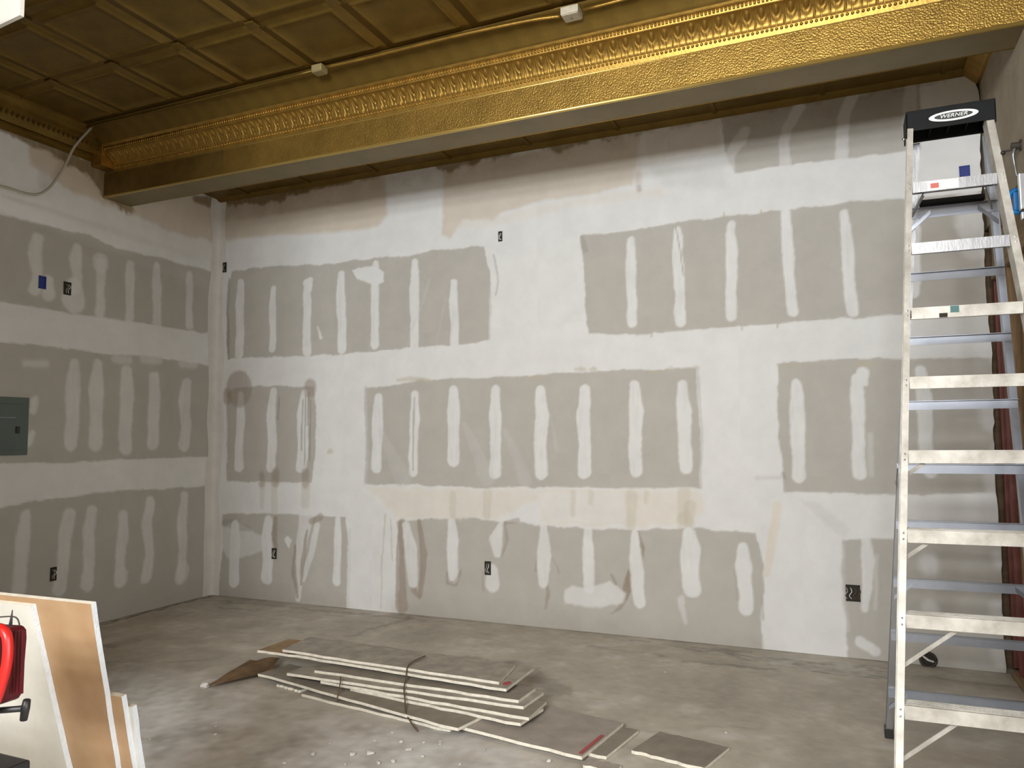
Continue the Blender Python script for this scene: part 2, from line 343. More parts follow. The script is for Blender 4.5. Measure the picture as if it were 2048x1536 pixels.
bw.poly(MUD, [(1127,1182),(1140,1172),(1170,1176),(1220,1163),(1240,1178),(1252,1186),(1244,1206),(1200,1214),(1150,1210),(1128,1204)], a=.75, soft=.012)
bw.stroke(LG, [(700,1060),(699,1140),(694,1215)], 5, a=.4); bw.stroke(TAN, [(770,1030),(764,1120),(762,1216)], 3, a=.5, soft=.004, h=0); bw.stroke(TAN, [(781,1040),(784,1120)], 3, a=.5, soft=.004, h=0)
st([(1733,1080),(1738,1120),(1730,1218)], [18,28,14], a=.85); st([(1755,1110),(1752,1216)], 8, a=.35); bw.stroke(LG, [(1686,1085),(1688,1200),(1697,1262)], 8, a=.6)
st([(1722,1284),(1748,1302)], [24,24], a=.85); st([(1855,1122),(1857,1136)], 38, a=.7, soft=.03); st([(1858,1215),(1862,1228)], 30, a=.6, soft=.03)
for (x, y, r) in ((1982,525,34),(1990,705,26),(1976,835,34),(1992,905,20),(1983,970,34),(1995,1120,20),(1998,1230,36),(1998,1310,30),(1935,425,56),(1945,470,60)): st([(x, y-r*.4), (x+4, y+r*.4)], r, a=.6, soft=.03)
bw.poly(LG, [(1290,650),(1420,640),(1790,612),(1790,635),(1560,655),(1400,672),(1300,676)], a=.0)
for (x, y) in ((1275,660),(1304,664),(1484,650),(1556,645),(1447,425),(1521,420)): bw.stroke(TAN, [(x, y), (x, y+10)], 3, a=.8, soft=.004, h=0)
st([(1490,262),(1478,282),(1461,310),(1458,352)], [20,26,20,22], a=.55); st([(1598,215),(1575,258),(1568,290),(1572,335)], [24,20,22,26], a=.6); st([(1706,190),(1690,225),(1684,260),(1683,318)], [22,24,26,27], a=.65); st([(1822,175),(1818,255)], [26,28], a=.5)

lw = Wall(0, XL)
L = lambda pts, **k: lw.poly(PAPER, pts, **k)
L([(-40,415),(0,429),(137,462),(180,470),(232,495),(328,517),(427,544),(421,668),(330,655),(260,643),(137,626),(0,603),(-40,596)])
L([(-40,676),(0,682),(110,694),(219,708),(330,716),(418,731),(419,913),(330,915),(214,921),(110,926),(0,928),(-40,930)])
L([(-60,1030),(0,1014),(70,1002),(138,994),(190,985),(245,982),(330,977),(413,973),(411,1215),(-60,1400)])
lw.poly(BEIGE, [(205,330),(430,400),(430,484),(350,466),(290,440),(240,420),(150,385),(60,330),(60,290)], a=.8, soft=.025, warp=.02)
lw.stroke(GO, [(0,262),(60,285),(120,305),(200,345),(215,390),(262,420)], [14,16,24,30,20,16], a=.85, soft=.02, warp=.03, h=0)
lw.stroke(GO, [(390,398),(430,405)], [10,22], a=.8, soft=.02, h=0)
lw.stroke(LG, [(85,345),(85,365)], 18, a=.6, soft=.02)
lw.stroke(CR, [(280,440),(420,475)], 60, a=.2, soft=.08)
def ls(x0, y0, x1, y1, w, a=.72):
    j = random.uniform(-3, 3)
    lw.stroke(MUD, [(x0, y0+w/2), ((x0+x1)/2+j, (y0*2+y1)/3), ((x0+x1)/2-j, (y0+2*y1)/3), (x1, y1-w/2)], [w*.8, w*1.05, w*.9, w], a=a, soft=.014, warp=.010)
for a in ((76,464,70,592,24),(156,483,149,590,22),(201,512,200,636,19),(261,520,260,644,18),(314,524,314,655,17),(378,542,380,658,14),(150,714,141,900,28),(195,716,190,900,26),
          (254,728,251,908,27),(309,742,306,897,23),(374,756,368,900,22),(70,790,66,830,14),(64,860,58,895,12),(50,1018,37,1196,28),(138,1016,118,1192,27),(183,1008,174,1182,24),(245,1020,240,1174,21),(301,992,292,1164,20),(369,983,361,1162,18)): ls(*a)
for (x, y, w) in ((71,730,56),(244,722,40),(303,722,44),(376,730,34)): lw.stroke(MUD, [(x-w*.35, y-4), (x+w*.35, y-2)], [14,14], a=.55, soft=.02)
lw.stroke(MUD, [(147,575),(147,602)], [36,46], a=.75, soft=.015); lw.stroke(MUD, [(97,560),(97,590)], [18,26], a=.7, soft=.015); lw.stroke(MUD, [(201,520),(201,530)], 28, a=.6)
lw.stroke(MUD, [(241,1150),(241,1160)], 28, a=.5); lw.stroke(MUD, [(365,1140),(362,1152)], 26, a=.5)

# ------------------------------------------------------------------ structure
def edge_x(z):   # ragged right end of the back wall board
    zs = [0, .4, .8, 1.2, 1.6, 2.0, 2.4, 2.8, 3.3, 3.66, 3.79, 3.86, 3.95]; xs = [.905, .90, .91, .895, .905, .915, .90, .905, .91, .925, .915, .90, .895]
    return np.interp(z, zs, xs)+.006*vnoise(z, z*0+3, .05)
wall_back = boxo('wall_back', XL, .90, YM+.014, YM+.12, 0, 3.98, m_plain); tag(wall_back, 'long back wall of taped and mudded drywall behind the ladder', None, kind='structure')
def sheet(parent, wl, u0, u1, z0, z1, res, ragged=False):
    nu = max(2, int((u1-u0)/res)+1); nz = max(2, int((z1-z0)/res)+1)
    t = np.linspace(0, 1, nu); z = np.linspace(z0, z1, nz)
    if wl.ax == 1: ztop = np.full(nu, z1)
    T, Z = np.meshgrid(t, z, indexing='ij'); Uu = u0+T*(u1-u0)
    if ragged: Uu = u0+T*(edge_x(Z)-u0)
    if z1 > 3.9 and wl.ax == 1:
        Z = np.minimum(Z, 3.915+.012*vnoise(Uu, Uu*0, .07))
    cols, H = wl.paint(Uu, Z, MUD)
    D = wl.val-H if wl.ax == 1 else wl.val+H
    P = np.zeros(Uu.shape+(3,))
    if wl.ax == 1: P[..., 0] = Uu; P[..., 1] = D; P[..., 2] = Z
    else: P[..., 0] = D; P[..., 1] = Uu; P[..., 2] = Z
    # fold the rim back for the board's thickness
    if ragged:
        P = np.pad(P, ((0, 2), (0, 0), (0, 0)), mode='edge'); cols = np.pad(cols, ((0, 2), (0, 0), (0, 0)), mode='edge')
        P[-1, :, 1] = wl.val+.0125; P[-2:, :, 0] += .0008
    if wl.ax == 0: P = P[::-1]; cols = cols[::-1]
    me = gridmesh('drywall_sheet', P, cols)
    return put('drywall_sheet', me, m_wall, parent, smooth=True)
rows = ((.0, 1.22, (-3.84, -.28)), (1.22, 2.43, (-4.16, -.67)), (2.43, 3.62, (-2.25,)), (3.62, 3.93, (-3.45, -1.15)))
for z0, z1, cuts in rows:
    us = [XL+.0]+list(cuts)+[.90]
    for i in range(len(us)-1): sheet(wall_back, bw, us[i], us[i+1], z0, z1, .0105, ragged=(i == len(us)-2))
wall_left = boxo('wall_left', XL-.13, XL-.014, YF, YM+.12, 0, ZC+.1, m_plain); tag(wall_left, 'darker left wall of taped drywall with the breaker panel', None, kind='structure')
for z0, z1 in ((0, 1.22), (1.22, 2.43), (2.43, 3.62), (3.62, 4.0)):
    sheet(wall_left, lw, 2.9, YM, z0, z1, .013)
    boxo('drywall_sheet', XL-.0125, XL, .4, 2.9, z0, z1, m_plain, wall_left)
# corner tape standing proud in the corner
bm = bmesh.new()
for i in range(60):
    pass
zz = np.linspace(0.0, 3.93, 180); Pn = np.zeros((180, 7, 3))
for i, z in enumerate(zz):
    wl_ = .10+.025*float(vnoise(np.array([z]), np.array([1.]), .3)[0]); wr = .09+.03*float(vnoise(np.array([z]), np.array([7.]), .35)[0])
    Pn[i] = [(XL+.0015, YM-wl_, z), (XL+.003, YM-wl_*.6, z), (XL+.004, YM-.02, z), (XL+.012, YM-.012, z), (XL+.02, YM-.004, z), (XL+wr*.6, YM-.003, z), (XL+wr, YM-.0015, z)]
tape = put('corner_tape', gridmesh('corner_tape', Pn), mat('pale corner compound', (.72, .69, .65), .9, noise=.12, nscale=6), wall_back, smooth=True)

# floor
fl = Wall(2, 0.)
FB = (.50, .455, .38)
for k in range(46):
    x = 1180+random.random()**.8*600; y0 = 1242+(x-950)*.0985; dy = random.uniform(6, 30)*(x-1050)/500; L_ = random.uniform(12, 60)
    fl.stroke((.16, .155, .135), [(x, y0+dy), (x+L_, y0+dy+L_*.11)], random.uniform(2, 6), a=random.uniform(.35, .8), soft=.012, warp=.012, h=0)
for k in range(26):
    x = random.uniform(430, 1150); y0 = 1190+(x-430)*.096; dy = random.uniform(8, 40); L_ = random.uniform(12, 50)
    fl.stroke((.22, .20, .165), [(x, y0+dy), (x+L_, y0+dy+L_*.1)], random.uniform(1.5, 4), a=random.uniform(.25, .6), soft=.015, warp=.015, h=0)
for (pts, w, c, a) in (
    ([(205,1247),(300,1223),(412,1193)],[10,9,8],(.07,.065,.05),.9), ([(420,1200),(560,1212),(760,1232),(900,1246)],[10,6,10,5],(.15,.13,.11),.5),
    ([(820,1235),(760,1255),(700,1272)],[8,10,6],(.17,.15,.13),.5), ([(430,1215),(520,1222)],[4,3],(.14,.12,.1),.6), ([(340,1232),(400,1222)],[3,3],(.14,.12,.1),.6),
    ([(1180,1292),(1240,1296)],[4,6],(.15,.14,.12),.6), ([(1290,1305),(1330,1309)],[6,4],(.12,.11,.1),.7), ([(1400,1300),(1600,1322),(1770,1336)],[6,10,8],(.15,.145,.125),.6),
    ([(1440,1306),(1500,1318)],[10,10],(.13,.12,.11),.5), ([(1560,1325),(1760,1350)],[6,8],(.15,.14,.12),.5), ([(1380,1325),(1560,1338)],[18,18],(.18,.17,.15),.5),
    ([(1770,1345),(2040,1372)],[6,10],(.13,.12,.10),.6), ([(1800,1385),(2040,1420)],[6,8],(.14,.13,.10),.4),
    ([(205,1325),(300,1324),(420,1318)],[5,8,3],(.17,.15,.12),.5), ([(215,1290),(232,1295)],[24,16],(.2,.17,.11),.6),
    ([(625,1465),(560,1500),(520,1530)],[5,6,6],(.55,.54,.52),.55), ([(505,1480),(560,1475),(630,1458)],[14,26,10],(.36,.35,.33),.6), ([(520,1500),(560,1515)],[60,50],(.34,.33,.31),.6),
    ([(420,1536),(500,1525)],[40,30],(.34,.33,.31),.6), ([(370,1460),(330,1500)],[80,80],(.32,.31,.29),.5), ([(960,1500),(930,1530)],[12,6],(.36,.35,.33),.5),
    ([(830,1448),(960,1480)],[24,14],(.36,.35,.33),.5), ([(700,1300),(1000,1330)],[60,60],(.24,.205,.165),.6), ([(1030,1325),(1120,1380)],[30,60],(.24,.215,.18),.5)):
    fl.stroke(c, pts, w, a=a, soft=.03, warp=.05, h=0)
def floor_grid(x0, x1, y0, y1, res, fine=True):
    n = int((x1-x0)/res)+1; m = int((y1-y0)/res)+1
    X, Y = np.meshgrid(np.linspace(x0, x1, n), np.linspace(y0, y1, m), indexing='ij')
    cols, _ = fl.paint(X, Y, FB)
    big = vnoise(X, Y, .55); mid = vnoise(X+3, Y, .16); sm = vnoise(X, Y-7, .045); xs = vnoise(X*.5, Y*1.5, .05)
    near = np.clip((3.85-Y)/.8, 0, 1)*np.clip((-.8-X)/1., 0, 1)*np.clip(.72+.35*mid+.3*sm, 0, 1)  # front-left floor whitened unevenly, daylight falling there put into the colour
    f = 1+.10*big+.12*mid+.06*sm
    dust = np.clip((mid+.7*sm+.5*big-.55)*1.5, 0, 1)*.45
    dark = np.clip((-xs-.45)*2, 0, 1)*np.clip(vnoise(X+20, Y, .4)+.2, 0, 1)*.22
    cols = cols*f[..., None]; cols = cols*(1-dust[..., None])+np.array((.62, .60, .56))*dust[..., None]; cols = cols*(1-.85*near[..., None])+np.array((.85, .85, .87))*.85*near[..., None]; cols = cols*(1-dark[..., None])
    P = np.stack([X, Y, .0015*mid+.0008*sm-.002], -1)
    return gridmesh('floor', P, cols)
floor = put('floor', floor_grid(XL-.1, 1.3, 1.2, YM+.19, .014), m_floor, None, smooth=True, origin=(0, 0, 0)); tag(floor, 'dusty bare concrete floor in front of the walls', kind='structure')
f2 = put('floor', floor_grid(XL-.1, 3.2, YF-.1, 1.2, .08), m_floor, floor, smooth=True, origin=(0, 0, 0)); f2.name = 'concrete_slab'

# front wall with the shop window (behind the camera)
wf = bmesh.new()
box(wf, XL-.1, WX0, YF-.15, YF, 0, ZC+.1); box(wf, WX1, 3.0, YF-.15, YF, 0, ZC+.1); box(wf, WX0, WX1, YF-.15, YF, 0, WZ0); box(wf, WX0, WX1, YF-.15, YF, WZ1, ZC+.1)
wall_front = tag(put('wall_front', wf, m_plain), 'street wall behind the viewer holding the shop window', kind='structure')
wn = bmesh.new()
for x in (WX0+.03, (WX0*2+WX1)/3, (WX0+2*WX1)/3, WX1-.03): box(wn, x-.03, x+.03, YF-.04, YF-.001, WZ0, WZ1)
for z in (WZ0+.03, 3.0, 3.55, WZ1-.03): box(wn, WX0, WX1, YF-.038, YF-.003, z-.06, z+.06)
tag(put('window_1', wn, m_alu), 'aluminium shop window frame letting in the daylight', kind='structure')
# unseen partition added to shade the left wall; the bulkhead shows at top left
c1 = at(48, 34, 2, 3.4); c2 = at(0, 57, 2, 3.4)
dr = (c2-c1); dr.z = 0; dr.normalize(); dn = Vector((dr.y, -dr.x, 0))
if dn.y > 0: dn = -dn
bm = bmesh.new()
prism(bm, [(0, 0), (2.3, 0), (2.3, .018), (0, .018)], c1, c1+Vector((0, 0, ZC+.05-3.4)), dr, va=dn)
head = tag(put('trim_4', bm, m_bulk), 'white boxed-in bulkhead hanging from the ceiling at top left', kind='structure')
wp = boxo('wall_shade_partition', XL, -3.31, 1.86, 2.0, 0, 3.38, m_plain); tag(wp, 'unseen drywall partition added to shade the left wall', kind='structure')

# ------------------------------------------------------------------ right wall: plaster above, open framing below
wr_ = bmesh.new(); box(wr_, 1.075, 1.15, 2.9, YM+.12, 0, ZC+.1); box(wr_, .93, 1.0, YF, -.9, 0, ZC+.1); box(wr_, .93, 1.0, 1.1, 1.6, 0, ZC+.1); box(wr_, .93, 1.0, -.9, 1.1, 2.22, ZC+.1)
box(wr_, .93, 1.15, 1.6, 2.9, 0, ZC+.1); box(wr_, .90, 1.15, YM+.121, YM+.2, 0, ZC+.1)
wall_right = tag(put('wall_right', wr_, mat('old brown boards', (.15, .095, .05), .85, noise=.4, nscale=7, stretch=(1, 1, 6))), 'right wall of old boards behind open framing', kind='structure')
bm = bmesh.new(); box(bm, .93, 1.07, 2.9, YM+.1, 2.86, ZC+.05)
put('plaster_panel', bm, m_plast, wall_right)
bm = bmesh.new(); box(bm, .94, 1.03, YM-.05, YM-.004, 0.05, 2.5); put('corner_stud', bm, m_redst, wall_right)
boxo('stud', .94, 1.03, 5.50, 5.538, .04, 2.5, m_redst, wall_right)
boxo('stud', .935, 1.035, 5.24, 5.28, .04, 2.5, m_wood, wall_right, .002)
for y in (4.90, 4.50, 4.10, 3.70, 3.30): boxo('stud', .935, 1.035, y-.02, y+.02, .04, 2.5, m_wood, wall_right, .002)
boxo('bottom_plate', .92, 1.04, 2.9, 5.66, 0, .042, m_woodh, wall_right, .002)
for k in range(2): boxo('top_plate', .925, 1.03, 2.9, YM-.06, 2.5+.041*k, 2.54+.041*k, m_woodh, wall_right, .002)
boxo('header_board', .935, .975, 2.9, YM-.06, 2.585, 2.75, m_woodh, wall_right, .002)
boxo('header_board', .928, 1.0, 2.9, YM-.06, 2.752, 2.86, m_wood, wall_right, .002)
bm = bmesh.new(); prism(bm, [(0, -.045), (.04, -.045), (.04, .045), (0, .045)], Vector((.975, 5.62, 2.1)), Vector((.975, 5.25, 2.52)), Vector((1, 0, 0)), va=Vector((0, .75, .66)))
put('brace', bm, m_woodh, wall_right)

# ------------------------------------------------------------------ tin ceiling
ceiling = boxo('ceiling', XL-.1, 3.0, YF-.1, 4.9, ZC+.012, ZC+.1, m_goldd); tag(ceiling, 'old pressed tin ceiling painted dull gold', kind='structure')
TP = .615
def tin_panel():
    n = 25; g = np.linspace(-TP/2, TP/2, n)
    base = [-TP/2, -TP/2+.004, -.254, -.247, -.240, -.230, -.223, -.216]
    xs = np.array(base+list(np.linspace(-.16, .16, 5))+[-b for b in base[::-1]])
    X, Y = np.meshgrid(xs, xs, indexing='ij'); d = np.maximum(abs(X), abs(Y))
    prof_d = [0, .216, .223, .230, .240, .247, .254, TP/2-.004, TP/2]; prof_h = [.006, .006, .012, .018, .018, .012, .003, .003, -.003]
    Z = -np.interp(d, prof_d, prof_h)
    P = np.stack([X, Y, Z], -1)[::-1]
    return gridmesh('tin_panel', P)
tpm = tin_panel(); tpm.materials.append(m_goldd)
ty0 = 4.14
for j in range(6):
    for i in range(11):
        o = bpy.data.objects.new('tin_panel', tpm); C.objects.link(o); o.parent = ceiling
        x = -5.115+TP*(i-.5)+.0; y = ty0-TP*(j+.5)
        if y < .6: continue
        o.location = Vector((x, y, ZC+.010))-wloc(ceiling)
# small raised stars where four panels meet
bm = bmesh.new(); box(bm, -.035, .035, -.035, .035, -.014, 0, .006); bosm = bm_mesh(bm, 'boss'); bosm.materials.append(m_goldd)
for j in range(1, 5):
    for i in range(10):
        o = bpy.data.objects.new('boss', bosm); C.objects.link(o); o.parent = ceiling; o.location = Vector((-5.115+TP*i, ty0-TP*j, ZC+.005))-wloc(ceiling)
# beam
BY0, BY1, BZ = 4.425, 4.685, 3.572
beam = boxo('trim_1', XL, .935, BY0+.008, BY1, BZ+.001, ZC+.03, m_under); tag(beam, 'long boxed beam across the ceiling faced with gold hammered tin', kind='structure')
nseg = 5; xs_ = np.linspace(XL, .935, nseg+1)
for i in range(nseg):
    bm = bmesh.new(); box(bm, xs_[i]+.001, xs_[i+1]-.001, BY0, BY0+.008, BZ+.012, 3.785); put('tin_face', bm, m_goldr if i else m_gold_shade, beam)  # leftmost face takes the gold with shade painted in
bm = bmesh.new(); tube(bm, [(XL, BY0, BZ+.008), (.93, BY0, BZ+.008)], .013, 8); tube(bm, [(XL, BY0+.002, 3.782), (.93, BY0+.002, 3.782)], .006, 6); put('edge_bead', bm, mat('bright gold edge', (.74, .54, .17), .3, .8), beam, smooth=True)
bm = bmesh.new(); tube(bm, [(XL, BY1, BZ+.004), (.93, BY1, BZ+.004)], .006, 6); put('edge_bead', bm, m_gold, beam, smooth=True)
# cornice unit
prof = [(.004, 3.782), (.006, 3.796), (.010, 3.803), (.010, 3.822), (.014, 3.828)]
cove = [(.018+.085*(t**1.25), 3.830+.088*math.sin(t*PI/2)**.9) for t in np.linspace(0, 1, 15)]
top = [(.108, 3.920), (.110, 3.926), (.112, 3.950), (.118, 3.954), (.128, 3.956), (.130, 3.966), (.136, 3.970), (.150, 3.985), (.175, 4.015), (.215, 4.048), (.262, 4.068), (.285, 4.074), (.289, 4.084)]
def cornice_unit(pitch):
    pr = prof+cove+top; n = 41; us = np.linspace(0, 1, n)
    pr = np.array(pr); m = len(pr); P = np.zeros((n, m, 3))
    tang = np.gradient(pr, axis=0); nrm = np.stack([tang[:, 1], -tang[:, 0]], 1); nrm /= np.linalg.norm(nrm, axis=1)[:, None]+1e-9
    for j in range(m):
        v = (j-len(prof))/(len(cove)-1)
        for i, u in enumerate(us):
            h = 0
            if 0 <= v <= 1:
                for c in (.27, .77):
                    e = math.hypot((u-c)/.12, (v-.62)/.27); h += .013*max(0, 1-e*e)**.6
                    h += .007*math.exp(-((e-1.45)/.18)**2)*(v < .92)
                du = min(abs(u-.02), abs(u-.52), abs(u-1.02)); h += .009*max(0, 1-du/.05)*math.sin(PI*min(1, v))**.5
                h -= .004*(abs(math.sin(u*PI*12)) < .3)*(v < .4)
            P[i, j] = (u*pitch, -(pr[j, 0]+nrm[j, 0]*h), pr[j, 1]+nrm[j, 1]*h)
    me = gridmesh('egg_and_dart', P)
    bm = bmesh.new(); bm.from_mesh(me)
    for f in bm.faces:
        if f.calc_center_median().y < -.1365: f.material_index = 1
    bm.faces.ensure_lookup_table(); bpy.data.meshes.remove(me)
    nb = 6
    for k in range(nb):     # beads and dentils
        x = (k+.5)*pitch/nb
        bmesh.ops.create_icosphere(bm, subdivisions=1, radius=.0105, matrix=Matrix.Translation((x, -.012, 3.8125)))
    nd = 7
    for k in range(nd):
        x = (k+.5)*pitch/nd; box(bm, x-.0065, x+.0065, -.121, -.108, 3.929, 3.949)
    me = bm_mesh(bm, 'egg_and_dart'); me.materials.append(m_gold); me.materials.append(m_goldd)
    for p in me.polygons: p.use_smooth = True
    return me
PT = .1575; cu = cornice_unit(PT); nC = int((.93-XL-.14)/PT)
cor = tag(empty('trim_2', (XL, BY0, 3.78)), 'ornate gold egg and dart tin cornice along the beam', kind='structure')
for k in range(nC+1):
    o = bpy.data.objects.new('egg_and_dart', cu); C.objects.link(o); o.parent = cor; o.location = (.13+k*PT, 0, -3.78)
# left cornice
pl = [(0, 3.845), (.010, 3.85), (.012, 3.872), (.022, 3.878), (.024, 3.90), (.036, 3.905), (.05, 3.93), (.075, 3.955), (.085, 3.975), (.10, 3.985), (.105, 4.02), (.12, 4.03), (.13, 4.06), (.15, 4.07), (.152, 4.085)]
bm = bmesh.new(); prism(bm, [(-.0, 3.845)]+[(a, b) for a, b in pl]+[(-.0, 4.085)], Vector((XL, .5, 0)), Vector((XL, 4.42, 0)), Vector((1, 0, 0)), va=Vector((0, 0, 1)))
for k in range(120):
    y = 2.6+k*.0152
    if y < 4.4: bmesh.ops.create_icosphere(bm, subdivisions=1, radius=.009, matrix=Matrix.Translation((XL+.03, y, 3.89)))
for k in range(44):
    y = 2.6+k*.041; bmesh.ops.create_icosphere(bm, subdivisions=1, radius=.018, matrix=Matrix.Translation((XL+.085, y, 3.955))@Matrix.Diagonal((1, .8, 1.2, 1)))
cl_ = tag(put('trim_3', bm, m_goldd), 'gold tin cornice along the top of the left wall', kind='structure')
bm = bmesh.new(); box(bm, XL+.0, XL+.13, BY0-.13, BY0, 3.80, 4.07, .008)
bmesh.ops.create_icosphere(bm, subdivisions=2, radius=.035, matrix=Matrix.Translation((XL+.10, BY0-.10, 3.90)))
put('corner_block', bm, m_gold, cor)
# lower tin ceiling behind the beam
sof = boxo('ceiling_soffit', XL, .95, BY1, YM+.03, 3.935, ZC, m_goldd); tag(sof, 'strip of gold tin ceiling between the beam and the back wall', kind='structure')
bm = bmesh.new()
for k in range(9): x = -5.3+k*.75; box(bm, x, x+.03, BY1, YM, 3.925, 3.936)
put('seam_strip', bm, m_goldd, sof)
bm = bmesh.new(); prism(bm, [(0, 0), (.10, 0), (.10, .02), (.02, .10), (0, .10)], Vector((.93, BY1, 3.935)), Vector((.93, YM, 3.935)), Vector((-1, 0, 0)), va=Vector((0, 0, -1)))
put('cornice_strip', bm, m_gold, sof)
bm = bmesh.new(); prism(bm, [(0, 0), (.05, 0), (.0, .035)], Vector((XL, YM, 3.936)), Vector((.93, YM, 3.936)), Vector((0, -1, 0)), va=Vector((0, 0, -1)))
put('cornice_strip', bm, m_goldd, sof)

# ------------------------------------------------------------------ conduit, boxes, cable
j1 = at(639, 137, 2, 4.05); j2 = at(1143, 24, 2, 4.05)
def jbox(p, s, label, m_boxw=m_boxw):
    r = tag(empty('junction_box', (p.x, p.y, 4.03)), label, 'junction box')
    boxo('box_body', p.x-s/2, p.x+s/2, p.y-s*.42, p.y+s*.42, 4.02, 4.066, m_boxw, r, .004)
    boxo('cover', p.x-s*.46, p.x+s*.46, p.y-s*.38, p.y+s*.38, 4.014, 4.0195, m_boxw, r, .001)
    bm = bmesh.new(); bmesh.ops.create_cone(bm, cap_ends=True, segments=10, radius1=.006, radius2=.005, depth=.004, matrix=Matrix.Translation((p.x, p.y, 4.012))); put('screw', bm, m_alu, r)
jbox(j1, .085, 'small pale junction box on the tin ceiling, left of the two', m_boxg); jbox(j2, .11, 'larger pale junction box on the tin ceiling at the top of the photo')
def cable(name, pts, r, m, label, cat, group=None, n=5):
    bm = bmesh.new(); tube(bm, smooth_path(pts, n), r, 8); o = put(name, bm, m, None, smooth=True); return tag(o, label, cat, group)
cable('conduit', [(j1.x+.06, j1.y-.005, 4.045), (j1.x+.4, j1.y+.012, 4.05), (j1.x+1.0, j1.y+.01, 4.05), (j2.x-.3, j2.y-.02, 4.05), (j2.x-.07, j2.y, 4.04)], .011, m_gold, 'gold painted conduit running between the two ceiling junction boxes', 'conduit')
cable('conduit', [(-5.55, 4.135, 4.055), (-4.4, 4.14, 4.055), (j1.x-.05, j1.y, 4.045)], .008, m_goldd, 'thin dull gold conduit from the left wall to the small junction box', 'conduit')
cable('conduit', [(j2.x+.07, j2.y, 4.045), (-.6, 4.16, 4.055), (.85, 4.15, 4.055)], .010, m_gold, 'gold painted conduit running right from the larger junction box', 'conduit')
cpts = [at(a, b, 0, -5.5) for a, b in ((163,262),(150,292),(133,325),(118,350),(98,376),(75,389),(48,386),(20,377),(-15,368))]
cpts[0] = Vector((-5.52, 4.16, 4.06))
cable('cable', cpts, .010, m_cable, 'pale cable sagging from the ceiling corner across the left wall', 'cable')

# ------------------------------------------------------------------ wall boxes
def ebox(ax, px, py, w, h, rim, label, wires=2, blue=False, lowp=None):
    val = YM if ax == 1 else XL
    p = at(px, py, ax, val); s = -1 if ax == 1 else 1
    N = Vector((0, -1, 0)) if ax == 1 else Vector((1, 0, 0)); Uv = Vector((1, 0, 0)) if ax == 1 else Vector((0, 1, 0)); Z = Vector((0, 0, 1))
    r = tag(empty('electrical_box', p-Z*h/2), label, 'electrical box')
    bm = bmesh.new(); t = .005; o_ = p+N*.002
    def sl(a0, a1, b0, b1, d0=0, d1=.006):
        prism(bm, [(a0, b0), (a1, b0), (a1, b1), (a0, b1)], o_+N*d0, o_+N*d1, Uv, va=Z)
    sl(-w/2, w/2, -h/2, -h/2+t); sl(-w/2, w/2, h/2-t, h/2); sl(-w/2, -w/2+t, -h/2, h/2); sl(w/2-t, w/2, -h/2, h/2)
    put('box_rim', bm, rim, r)
    bm = bmesh.new(); prism(bm, [(-w/2+t, -h/2+t), (w/2-t, -h/2+t), (w/2-t, h/2-t), (-w/2+t, h/2-t)], o_, o_+N*.002, Uv, va=Z); put('recess_plate', bm, m_blue if blue else m_dark, r)  # flat plate; its dark colour stands for shade in the recess
    for k in range(wires):
        bm = bmesh.new(); x = (k-(wires-1)/2)*w*.3
        pts = [o_+N*.002+Uv*x+Z*(h*.32), o_+N*.02+Uv*(x+.006)+Z*(h*.1), o_+N*.014+Uv*(x-.01)+Z*(-h*.15), o_+N*.003+Uv*(x+.004)+Z*(-h*.36)]
        tube(bm, smooth_path(pts, 4), .0028, 6); put('wire', bm, (m_label if k % 2 else m_cable) if k < 2 else m_wire, r, smooth=True)
ebox(1, 1001, 473, .035, .085, m_dark, 'small dark box with wires high on the back wall, above the mudded bays', 2)
ebox(1, 450, 535, .045, .10, m_dark, 'narrow dark electrical box high up by the left corner tape', 1)
ebox(1, 549, 1107, .055, .10, m_dark, 'low electrical box with wires nearest the corner on the back wall', 2)
ebox(1, 976, 1136, .055, .11, m_dark, 'low electrical box with wires in the middle of the back wall', 2)
ebox(1, 1706, 1186, .09, .11, m_dark, 'double electrical box full of wires low beside the ladder', 4)
ebox(1, 1929, 343, .062, .075, m_blue, 'blue electrical box seen above the top step of the ladder', 0, True)
ebox(0, 84, 565, .058, .10, m_blue, 'blue electrical box high on the left wall', 0, True)
ebox(0, 134, 577, .062, .105, m_dark, 'open electrical box with wires next to the blue one on the left wall', 2)
ebox(0, 106, 1148, .05, .105, m_dark, 'low electrical box on the left wall above the leaning boards', 2)
# breaker panel
a = at(57, 796, 0, XL); b = at(53, 910, 0, XL)
bp = tag(empty('breaker_panel', (XL, 3.66, b.z)), 'grey green flush breaker panel on the left wall', 'breaker panel')
boxo('panel_frame', XL+.001, XL+.012, a.y-.42, a.y, b.z, a.z, m_panel, bp, .002)
boxo('panel_door', XL+.0125, XL+.018, a.y-.38, a.y-.035, b.z+.04, a.z-.05, m_panel, bp, .002)
q = at(35, 860, 0, XL+.018); boxo('latch', XL+.018, XL+.026, q.y-.014, q.y+.014, q.z-.026, q.z+.026, m_black, bp, .002)
q = at(15, 835, 0, XL+.018); boxo('handle_slot', XL+.018, XL+.0195, q.y-.06, q.y+.06, q.z-.002, q.z+.002, m_alu, bp)
